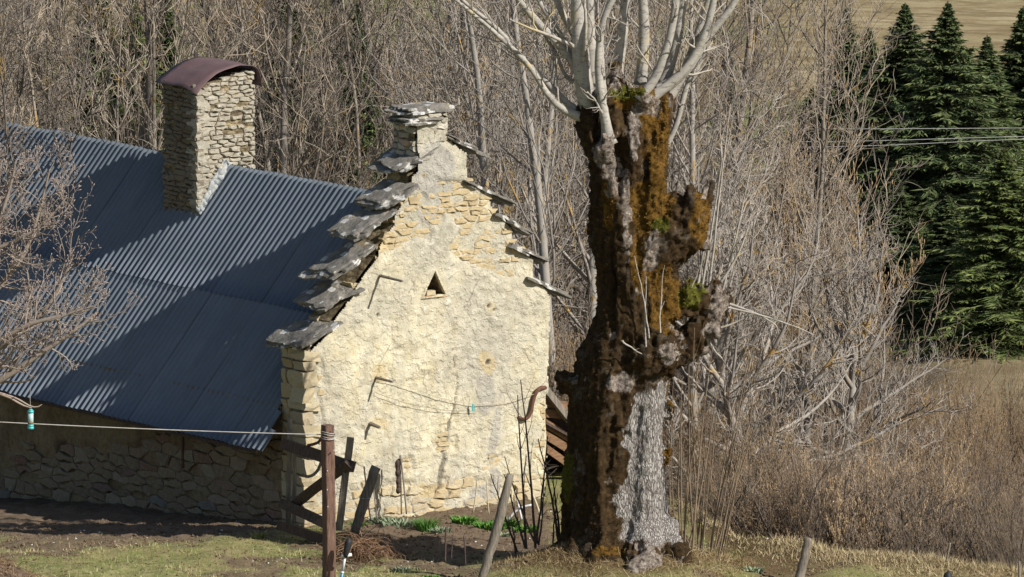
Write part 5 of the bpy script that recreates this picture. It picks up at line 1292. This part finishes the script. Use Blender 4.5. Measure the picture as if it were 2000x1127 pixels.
# clothes line from the post out of the left of the view
a = W(632, 849, PY); L0 = W(-700, 775, PY - .2); t = np.linspace(0, 1, 40)[:, None]; P = a * (1 - t) + L0 * t; P[:, 2] -= .10 * 4 * (t * (1 - t))[:, 0]
P[:, 2] += .12 * 0; b = MB().tubes(P, np.full(40, .0095), 6)
tag(b.obj('wire_line', M['wire']), 'taut grey wire running left from the top of the reddish post', 'wire')

GYd = -3.2
gt = plant_root('gate', W(565, 1035, GYd), 0, 'old dark timber gate with diagonal brace leaning by the house corner', 'gate'); go = np.array(gt.location)
def gbar(name, p, q, w1, w2, mat, seed, d1=0.0, d2=0.0):
    b = MB(); bar(b, W(*p, GYd + d1) - go, W(*q, GYd + d2) - go, w1 / PXM(GYd), w2 / PXM(GYd), 0, 0, seed); return b.obj(name, mat, gt, False)
gbar('hanging_post', (566, 818), (562, 1030), 9, 9, M['wood_grey'], 1, .1, .1); gbar('hanging_post', (576, 868), (574, 1022), 7, 9, M['wood_grey'], 2, .02, .02)
gbar('rail', (552, 866), (690, 912), 22, 12, M['wood_dark'], 3, -.10, -1.3); gbar('rail', (550, 984), (652, 1030), 20, 12, M['wood_dark'], 4, -.10, -1.2); gbar('rail', (546, 1026), (652, 1060), 18, 14, M['wood_dark'], 5, -.1, -1.2)
gbar('brace', (572, 986), (682, 905), 19, 10, M['wood_dark'], 6, -.2, -1.35); gbar('stile', (685, 855), (662, 1035), 13, 12, M['wood_grey'], 7, -1.25, -1.1)
hp = np.array([W(*p, GYd - .3) - go for p in [(628, 900), (622, 918), (610, 930), (596, 932), (590, 926)]]); MB().tubes(resample(hp, 12), np.full(12, .03), 6, cap=True).obj('bent_hoop', M['wood_grey'], gt)
hp = np.array([W(*p, GYd - .5) - go for p in [(600, 870), (622, 866), (632, 850), (634, 835)]]); MB().tubes(resample(hp, 10), np.full(10, .028), 6, cap=True).obj('bent_hoop', M['rust'], gt)

def stake(pts, Y, mat, name, lab, bend=True, ties=None):
    P = np.array([[*W(p[0], p[1], Y), p[2] / PXM(Y)] for p in pts]); o = P[-1, :3].copy(); o[2] = gz(o[0], o[1]); root = plant_root(name, o, 0, lab, 'stake')
    Q = resample(P, 12); r = np.random.default_rng(int(pts[0][0])); Q[:, :3] += r.normal(0, .006, (12, 3)); b = MB().tubes(Q[:, :3] - o, Q[:, 3], 9, cap=True); b.obj('shaft', mat, root)
    if ties:
        c = Q[ties, :3] - o; th = np.linspace(0, 6.28, 16); rr_ = Q[ties, 3] * 1.15; MB().tubes(np.stack([c[0] + rr_ * np.cos(th), c[1] + rr_ * np.sin(th), c[2] + .02 * np.sin(th)], 1), np.full(16, .007), 4).obj('wire_tie', M['wire'], root)
stake([(734, 912, 10), (714, 970, 10.5), (698, 1022, 10), (692, 1040, 9)], -3.6, M['wood_grey'], 'fence_stake', 'short grey round stake leaning right between the gate and the garden bed', ties=5)
stake([(996, 927, 7.5), (982, 985, 9.5), (966, 1050, 10), (944, 1118, 9), (938, 1140, 8)], -8.3, M['wood_grey'], 'fence_stake', 'long crooked grey round stake leaning in the middle of the garden bed')
stake([(1580, 1050, 8), (1571, 1090, 9), (1560, 1135, 10)], -8.6, M['wood_grey'], 'fence_stake', 'short sawn-off round stake on the grass right of the pollard')
def cane(pts, Y, rad, mat, lab, name='garden_cane', cat='cane'):
    P = np.array([W(p[0], p[1], Y) for p in pts]); o = P[-1].copy(); root = plant_root(name, o, 0, lab, cat); Q = resample(P, 10); MB().tubes(Q - o, np.full(10, rad / PXM(Y)), 5, cap=True).obj('rod', mat, root); return root
cane([(781, 890), (783, 940), (784, 1004)], -.9, 1.7, M['wood_grey'], 'thin upright cane, left leg of the pair joined at the top by the gable'); cane([(782, 889), (788, 940), (794, 1004)], -1.0, 1.7, M['wood_grey'], 'thin slanting cane, right leg of the pair joined at the top by the gable')
cane([(711, 911), (716, 960), (724, 1018)], -2.6, 1.6, M['wood_dark'], 'thin dark rod just left of the short leaning stake'); cane([(729, 950), (733, 985), (735, 1012)], -2.2, 1.4, M['wood_grey'], 'thin short rod just right of the short leaning stake')
cane([(871, 1030), (870, 1060), (869, 1098)], -7.2, 2.2, M['wood_dark'], 'short dark rod upright in the dug soil, left of two'); cane([(906, 1046), (908, 1075), (909, 1105)], -7.6, 1.7, M['wood_dark'], 'thinner short dark rod upright in the dug soil, right of two'); cane([(885, 1048), (882, 1075), (881, 1092)], -7.0, 1.4, M['wood_dark'], 'bent dry stalk between the two dark rods in the soil')
cane([(932, 940), (928, 975), (924, 1002)], -1.2, 1.5, M['cord'], 'pale straw cane against the foot of the gable'); cane([(950, 935), (952, 970), (955, 1005)], -1.2, 1.2, M['cord'], 'pale thin cane beside the grey cement patch')
cane([(1006, 958), (1012, 985), (1019, 1015)], -1.6, 2.0, M['white'], 'straight white plastic rod by the gable corner'); 
cane([(992, 1016), (1004, 1000), (1020, 990), (1040, 986)], -2.0, 2.4, M['white'], 'arched white plastic hoop beside the gable corner', 'plastic_hoop', 'hoop'); cane([(1040, 965), (1050, 990), (1058, 1020)], -2.2, 2.2, M['cord'], 'bent straw-coloured stalk crossing the white hoop')
cane([(1848, 1098), (1852, 1080), (1856, 1060)], -8.6, 2, M['wood_grey'], 'slim grey stick beside the black boot-shaped stump on the grass lip'); cane([(1990, 1096), (1991, 1115), (1991, 1135)], -9.5, 3, M['wood_grey'], 'small grey stake at the lower right corner')
b = MB(); pc = W(1851, 1128, -8.8); pc[2] = gz(pc[0], pc[1]); b.tubes(np.array([[0, 0, -.1], [.01, 0, .1], [0, 0, .22], [.02, 0, .3]]), np.array([.10, .11, .08, .02]), 8, cap=True); b.tubes(np.array([[0, 0, .05], [-.1, -.03, .02]]), np.array([.06, .04]), 7, cap=True)
o = b.obj('tree_stump', M['black']); o.location = pc; tag(o, 'small black pointed stump on the grass lip at lower right', 'stump')
# dark rags tied to the pair of canes
b = MB(); r = np.random.default_rng(4); c = W(777, 930, -.95)
for i in range(7): b.tubes(resample(np.array([W(780 - i * .4, 896 + i * 9, -.95), W(775 + i * .6, 905 + i * 9, -.98), W(777, 916 + i * 8, -.95)]), 5), np.array([.02, .05, .06, .05, .02]) * r.uniform(.6, 1.1), 5)
tag(b.obj('dark_rag', M['wood_dark']), 'dark rag hanging from the pair of canes by the gable', 'rag')
# cords across the gable with a little teal peg
def cord(pts, rad, mat, lab, name='cord'):
    P = np.array([to_world(*( (G(p[0], p[1], -.12)[0], -.12, G(p[0], p[1], -.12)[1]) )) for p in pts]); Q = resample(P, 24); b = MB().tubes(Q, np.full(24, rad), 5); tag(b.obj(name, mat), lab, 'cord')
cord([(738, 738), (790, 752), (860, 778), (925, 790), (985, 788), (1042, 770)], .006, M['cord'], 'pale cord sagging from the middle peg to the rusty bar'); cord([(735, 768), (800, 790), (870, 802), (935, 803)], .0045, M['wood_grey'], 'thin dark cord sagging below the pale one on the gable')
pg = W(923, 794, -.35); b = MB(); b.box((0, 0, -.02), (.025, .02, .15)); b.box((.03, 0, -.03), (.02, .02, .11)); o = b.obj('clothes_peg', M['teal'], None, False); P_ = to_world(G(923, 794, -.14)[0], -.14, G(923, 794, -.14)[1]); o.location = P_; tag(o, 'small teal clothes peg on the pale cord across the gable', 'clothes peg')
# walking pole stuck by the post
pb = W(664, 1150, -11.3); wp = plant_root('walking_pole', pb, 0, 'blue and silver walking pole with black grip leaning by the reddish post', 'walking pole')
def wq(px, py): return W(px, py, -11.3) - pb
kk = 1 / PXM(-11.3)
MB().tubes(np.array([wq(664, 1150), wq(669, 1115)]), np.array([3 * kk, 3 * kk]), 8, cap=True).obj('lower_shaft', M['blue'], wp); MB().tubes(np.array([wq(669, 1115), wq(674, 1088)]), np.array([2.6 * kk, 2.6 * kk]), 8, cap=True).obj('upper_shaft', M['silver'], wp)
MB().tubes(np.array([wq(674, 1088), wq(676, 1082), wq(680, 1060), wq(682, 1052)]), np.array([5, 6, 7, 4.5]) * kk, 10, cap=True).obj('grip', M['black'], wp); MB().tubes(np.array([wq(666, 1086), wq(677, 1085), wq(687, 1083)]), np.array([3, 4, 3]) * kk, 8, cap=True).obj('strap', M['white'], wp)
MB().tubes(np.array([wq(668, 1120), wq(669, 1116)]), np.array([3.4, 3.4]) * kk, 8, cap=True).obj('clamp', M['white'], wp)

# ------------------------------------------------------------------ lean-to behind the right corner of the gable
lo = to_world(HW + .1, .5, gz(*to_world(HW + .1, .5, 0)[:2])); ln = plant_root('lean_to', to_world(3.0, 1.4, 0), AZ, 'low wooden lean-to with orange boards between the gable and the pollard', 'shed'); lo = np.array(ln.location)
def lw(px, py, dy): return LP(px, py, 1, 1.4 + dy) - np.array([3.0, 1.4, 0])
def lbar(name, p, q, w1, w2, mat, seed, dy):
    b = MB(); P, Q = lw(*p, dy), lw(*q, dy); d = unit(Q - P); s_ = np.array([0, 1., 0]); u = np.cross(d, s_); V = []
    for c in (P, Q):
        for (e, f) in ((-1, -1), (1, -1), (1, 1), (-1, 1)): V.append(c + s_ * e * w2 / 2 + u * f * w1 / 2)
    b.add(V, quads=[(0, 1, 5, 4), (1, 2, 6, 5), (2, 3, 7, 6), (3, 0, 4, 7), (3, 2, 1, 0), (4, 5, 6, 7)]); b.obj(name, mat, ln, False)
lbar('rafter', (1062, 757), (1150, 868), .13, .14, M['wood_grey'], 1, -.1)
for i, (y0_, y1_) in enumerate([(786, 800), (806, 818), (824, 842), (846, 866)]): lbar('board', (1060, y0_), (1160, y1_ + 42 * (i > 1)), .165, .03, M['wood_orange'], 2 + i, .05 + .01 * i)
lbar('plank', (1062, 872), (1150, 935), .14, .04, M['wood_orange'], 9, .1); lbar('sill_rail', (1058, 975), (1150, 978), .05, .05, M['wood_grey'], 10, -.1)
b = MB(); b.box((1.0, 1.9, .3), (2.6, .06, 2.6)); b.box((2.2, 1.0, .2), (.06, 1.9, 2.4)); b.box((1.0, 1.0, 1.15), (2.5, 2.1, .05), R=np.array([[math.cos(.5), 0, math.sin(.5)], [0, 1, 0], [-math.sin(.5), 0, math.cos(.5)]])); b.obj('back_boarding', M['wood_dark'], ln, False)
r = np.random.default_rng(5); b = MB()
for i in range(110):
    c = np.array([r.uniform(-.1, 1.0), r.uniform(.1, .6), r.uniform(-.1, .2)]); d = r.normal(size=3); d[2] = abs(d[2]) + .5; P, R = grow(c[None], d[None], np.array([r.uniform(.5, 1.2)]), np.array([.009]), 7, r, .02, .25, .5); b.tubes(P, R, 3, a=r.random())
o = b.obj('brushwood', M['bark_shrub']); o.location = ln.location; o.rotation_euler = (0, 0, AZ); tag(o, 'tangle of dead brushwood under the lean-to', 'brushwood', kind='stuff')

# power cables far behind, in front of the spruces
for i, (y0_, y1_) in enumerate([(252, 250), (276, 266), (286, 271)]):
    P = np.array([W(900, y0_ + (y0_ - y1_) * .6, 88 + i * .4), W(1690, y0_, 88 + i * .4), W(2000, y1_, 88 + i * .4), W(3200, y1_ - (10 + i * 3), 88 + i * .4)]); Q = resample(P, 40)
    b = MB().tubes(Q, np.full(40, .009), 4); tag(b.obj('power_cable', M['line']), ['topmost thin power cable crossing in front of the dark spruces', 'middle thin power cable, close above the lowest one', 'lowest thin power cable crossing before the dark spruces'][i], 'cable')

# ------------------------------------------------------------------ plants and ground cover
def tuft(px, py, Y, n, L, wd, mat, lab, spread, seed, name='garden_plant', flop=.6, leaf=False):
    r = np.random.default_rng(seed); p = W(px, py, Y); p[2] = gz(p[0], p[1]); root = plant_root(name, p, 0, lab, 'plant'); b = MB()
    th = r.uniform(0, 6.28, n); rad = np.sqrt(r.random(n)) * spread; st = np.stack([np.cos(th) * rad, np.sin(th) * rad * .7, np.full(n, -.03)], 1)
    d = unit(np.stack([np.cos(th) * flop * r.random(n) + r.normal(0, .15, n), np.sin(th) * flop * r.random(n), np.ones(n)], 1)); l = L * r.uniform(.5, 1.1, n)[:, None]; s_ = unit(np.cross(d, r.normal(size=d.shape))) * wd
    m1 = st + d * l * .55; tp_ = st + d * l + np.stack([np.cos(th), np.sin(th), -np.ones(n) * .6], 1) * l * .22
    V = np.stack([st - s_ * .5, st + s_ * .5, m1 + s_, tp_, m1 - s_], 1).reshape(-1, 3); i = np.arange(n)[:, None] * 5
    b.add(V, quads=np.concatenate([i, i + 1, i + 2, i + 4], 1), tris=np.concatenate([i + 4, i + 2, i + 3], 1), a=np.repeat(np.clip(r.normal(.5, .25, n), 0, 1), 5)); b.obj('leaves', mat, root, False)
tuft(752, 1006, -1.5, 220, .20, .016, M['greygreen'], 'grey-green rosette plant at the left end of the wall bed', .3, 1); tuft(785, 1014, -2.0, 260, .22, .018, M['greygreen'], 'larger grey-green sprawling plant under the pair of canes', .38, 2)
tuft(833, 1022, -2.4, 280, .34, .007, M['green'], 'upright deep green chive-like clump in the wall bed', .2, 3, flop=.35); tuft(862, 1030, -2.8, 120, .18, .014, M['greygreen'], 'small grey-green plant right of the chive-like clump', .16, 4)
tuft(906, 1006, -1.6, 260, .20, .024, M['green'], 'bright green leafy plant before the cracked plaster', .22, 5); tuft(958, 1010, -2.2, 280, .22, .022, M['green'], 'bright green leafy plant left of the long crooked stake', .26, 6); tuft(992, 1000, -1.8, 180, .24, .022, M['green'], 'green leafy plant right of the crooked stake top', .18, 7); tuft(1030, 1008, -2.3, 180, .2, .02, M['green'], 'green leafy plant behind the white hoop', .2, 8)
tuft(985, 1026, -2.9, 90, .14, .016, M['greygreen'], 'small grey-green plant at the front of the wall bed', .14, 9); tuft(790, 1086, -6.8, 170, .14, .014, M['greygreen'], 'pale rosette weed in the grass before the dug bed', .24, 10); tuft(842, 1104, -8.2, 110, .14, .02, M['green'], 'small bright green weed near the two dark rods', .12, 11); tuft(505, 1040, -3.2, 90, .22, .008, M['grass'], 'tall grass tuft beside the foot of the gate', .12, 12, 'grass_tuft')
tuft(1470, 1100, -8.0, 110, .14, .016, M['greygreen'], 'pale weed on the bare soil right of the pollard', .2, 13); tuft(700, 1000, -1.6, 120, .12, .016, M['green'], 'low green weed at the foot of the gable behind the leaning stake', .2, 14)

def blades(name, X, Y, L, wd, col, mat, lab, cat, lean=.35, seed=0, dz=-.01):
    r = np.random.default_rng(seed); n = len(X); Z = height(X, Y) + dz; st = np.stack([X, Y, Z], 1)
    d = unit(np.stack([r.normal(0, lean, n), r.normal(0, lean, n), np.ones(n)], 1)); th = r.uniform(0, 6.28, n); s_ = np.stack([np.cos(th), np.sin(th), 0 * th], 1) * wd
    tip = st + d * L[:, None]; tip[:, 2] -= np.hypot(d[:, 0], d[:, 1]) * L * .25
    V = np.stack([st - s_, st + s_, tip], 1).reshape(-1, 3); b = MB().add(V, tris=np.arange(3 * n).reshape(-1, 3), a=np.repeat(np.clip(col, 0, 1), 3)); return tag(b.obj(name, mat, None, False), lab, cat, kind='stuff')
rb = np.random.default_rng(91)
n = 90000; X = rb.uniform(-12, 11, n); Y = rb.uniform(-13, 1.5, n); sm = soil_mask(X, Y); dens = np.clip(.7 + .7 * fbm(X * .9, Y * .9, 0, 3, 95), .05, 1) * (1 - sm) * (1 - .9 * sst(3.4, 1.8, (X - TREE[0]) ** 2 * .75 + (Y - TREE[1]) ** 2))
loc = (np.stack([X, Y], 1) - HOUSE[:2]); dens *= ~((np.abs(loc @ UX[:2]) < HW + .05) & (loc @ UY[:2] > -.05)); dens *= Y < crest(X) + .3
k = rb.random(n) < dens; X, Y = X[k], Y[k]; cc = .48 + .45 * fbm(X * .7, Y * .7, 0, 4, 96) + rb.normal(0, .16, len(X)); blades('lawn_grass', X, Y, rb.uniform(.03, .09, len(X)) * (1 + .3 * fbm(X, Y, 0, 2, 97)), .008, cc, M['grass'], 'thin spring grass growing over the lawn before the house', 'grass', .5, 1)
n = 26000; X = rb.uniform(3.2, 13, n); Y = crest(X) + rb.normal(-.55, .55, n); k = rb.random(n) < np.clip(.55 + .7 * fbm(X * 1.1, Y * 1.1, 0, 3, 98), .04, 1); X, Y = X[k], Y[k]; blades('dry_grass', X, Y, rb.uniform(.06, .24, len(X)), .009, rb.normal(.62, .25, len(X)), M['dry'], 'bleached dead grass along the lip of the bank', 'grass', .75, 2)
n = 24000; th = rb.uniform(0, 6.28, n); rr_ = np.sqrt(rb.random(n)) * 2.3; X = TREE[0] + np.cos(th) * rr_ * 1.1; Y = TREE[1] + np.sin(th) * rr_; k = (rr_ > .5) & ~((np.abs(X - TREE[0] - .35) < .75) & (Y < TREE[1]) & (rb.random(n) < .8)) & (rb.random(n) < np.clip(1.2 - .25 * rr_ + .4 * fbm(X * 1.5, Y * 1.5, 0, 3, 99), 0, 1)); X, Y = X[k], Y[k]
blades('mound_grass', X, Y, rb.uniform(.04, .16, len(X)), .008, rb.normal(.08, .24, len(X)), M['dry'], 'matted dead grass and moss on the mound around the pollard', 'grass', .9, 3)
n = 16000; X = rb.uniform(-11.5, 3, n); Y = rb.uniform(-11.5, -3, n); px, py = to_px(np.stack([X, Y, height(X, Y)], 1)); k = (py > 1060) & (rb.random(n) < np.clip(fbm(X * 1.2, Y * 1.2, 0, 3, 100) + .12, 0, .6)); X, Y = X[k], Y[k]; blades('straw', X, Y, rb.uniform(.08, .22, len(X)), .007, rb.normal(.5, .25, len(X)), M['dry'], 'dead straw scattered over the lawn and the front of the garden bed', 'straw', 1.2, 4)
# curved dead stems on the mound, heaps of dead stems
def stems(name, cx, cy, sx, sy, n, L, rad, mat, lab, cat, seed, hz=0.0, up=.25):
    r = np.random.default_rng(seed); X = cx + r.normal(0, sx, n); Y = cy + r.normal(0, sy, n); st = np.stack([X, Y, height(X, Y) + r.random(n) * hz * np.exp(-((X - cx) / sx) ** 2 * .6)], 1); d = r.normal(size=(n, 3)); d[:, 2] = np.abs(d[:, 2]) * .6 + up
    P, R = grow(st, d, L * r.uniform(.4, 1.2, n), np.full(n, rad) * r.uniform(.6, 1.3, n), 7, r, -.28, .22, .5); b = MB().tubes(P, R, 3, a=r.random(n)); return tag(b.obj(name, mat), lab, cat, kind='stuff')
stems('dead_stems', float(TREE[0]) - .3, float(TREE[1]) - 1.6, .95, .5, 300, .42, .0042, M['dry'], 'curling dead stems lying on the mound before the pollard', 'dead stems', 5)
stems('dead_twigs', float(TREE[0]) + 1.2, float(TREE[1]) - .6, .5, .6, 200, .5, .004, M['dry'], 'bleached dead stalks at the right foot of the pollard', 'dead stems', 6)
hx, hy = W(712, 1058, -5.4)[:2]; stems('stem_heap', float(hx), float(hy), .36, .3, 520, .55, .008, M['heap'], 'heap of brown dead stems beside the foot of the gate', 'heap', 7, .38)
hx, hy = -9.9, -9.2; stems('straw_heap', hx, hy, .6, .6, 500, .35, .007, M['heap'], 'brown heap of dead stalks at the lower left corner', 'heap', 8, .1)
# soil lumps and pebbles
def lumps(name, n, box, smin, smax, mat, lab, cat, seed, cond):
    r = np.random.default_rng(seed); X = r.uniform(box[0], box[1], n); Y = r.uniform(box[2], box[3], n); k = cond(X, Y, r); X, Y = X[k], Y[k]; m_ = len(X); s_ = smin + (smax - smin) * r.random(m_) ** 2.5
    oc = np.array([[1, 0, 0], [-1, 0, 0], [0, 1, 0], [0, -1, 0], [0, 0, 1], [0, 0, -1.]]); f = np.array([(0, 2, 4), (2, 1, 4), (1, 3, 4), (3, 0, 4), (2, 0, 5), (1, 2, 5), (3, 1, 5), (0, 3, 5)])
    V = oc[None] * s_[:, None, None] * r.uniform(.6, 1.25, (m_, 6, 3)); V[:, :, 2] *= .7; ang = r.uniform(0, 6.28, m_); c, sn = np.cos(ang)[:, None], np.sin(ang)[:, None]; V = np.stack([V[..., 0] * c - V[..., 1] * sn, V[..., 0] * sn + V[..., 1] * c, V[..., 2]], -1)
    V += np.stack([X, Y, height(X, Y) + s_ * .1], 1)[:, None]; F_ = f[None] + (np.arange(m_) * 6)[:, None, None]; return tag(MB().add(V.reshape(-1, 3), tris=F_.reshape(-1, 3)).obj(name, mat, None, False), lab, cat, kind='stuff')
lumps('soil_clods', 16000, (-12, 8, -11, 1), .012, .05, M['clod'], 'loose lumps of dark soil on the dug bed and under the side wall', 'soil', 1, lambda X, Y, r: (soil_mask(X, Y) > .5) & ~((np.abs((np.stack([X, Y], 1) - HOUSE[:2]) @ UX[:2]) < HW) & ((np.stack([X, Y], 1) - HOUSE[:2]) @ UY[:2] > 0)))
lumps('pebbles', 420, (-10, 8, -11, 0), .012, .035, M['pale_rock'], 'small pale pebbles lying on the soil', 'pebbles', 2, lambda X, Y, r: soil_mask(X, Y) > .3)
lumps('pale_stones', 420, (12, 36, 52, 60), .08, .34, M['pale_rock'], 'patch of whitish stones showing through the willow twigs on the meadow', 'stones', 3, lambda X, Y, r: r.random(len(X)) < sst(.0, .5, fbm(X * .25, Y * .3, 0, 3, 5)))
lumps('fallen_leaves', 9000, (-11, 9, -11, -2), .01, .03, M['heap'], 'fallen brown leaves and crumbs lying over the lawn, mound and bank', 'leaves', 4, lambda X, Y, r: Y < crest(X) + .6)
stems('fallen_twigs', -5.5, -7.6, 3.2, 1.4, 130, .38, .005, M['bark_shrub'], 'thin dead twigs fallen on the lawn below the side wall', 'twigs', 9, 0, .05)

# ------------------------------------------------------------------ look-alikes told apart by their place from left to right
ORD = ['leftmost', 'second', 'third', 'fourth', 'fifth', 'sixth', 'seventh', 'eighth', 'ninth', 'tenth', 'eleventh', 'twelfth', 'thirteenth', 'fourteenth', 'fifteenth', 'sixteenth', 'seventeenth', 'eighteenth', 'nineteenth', 'twentieth', 'twenty-first', 'twenty-second', 'twenty-third', 'twenty-fourth', 'twenty-fifth']
same = {}
for o in COL.objects:
    if o.parent is None and 'category' in o: same.setdefault(o['label'], []).append(o)
for lab, os_ in same.items():
    if len(os_) < 2: continue
    os_.sort(key=lambda o: to_px(np.array(o.location))[0])
    for i, o in enumerate(os_):
        if i < len(ORD): o['label'] = lab + (', leftmost of these' if i == 0 else ', rightmost of these' if i == len(os_) - 1 else ', %s from the left' % ORD[i])
for o in COL.objects:
    if 'label' in o and len(o['label'].split()) > 16: print('LONG', o['label'])
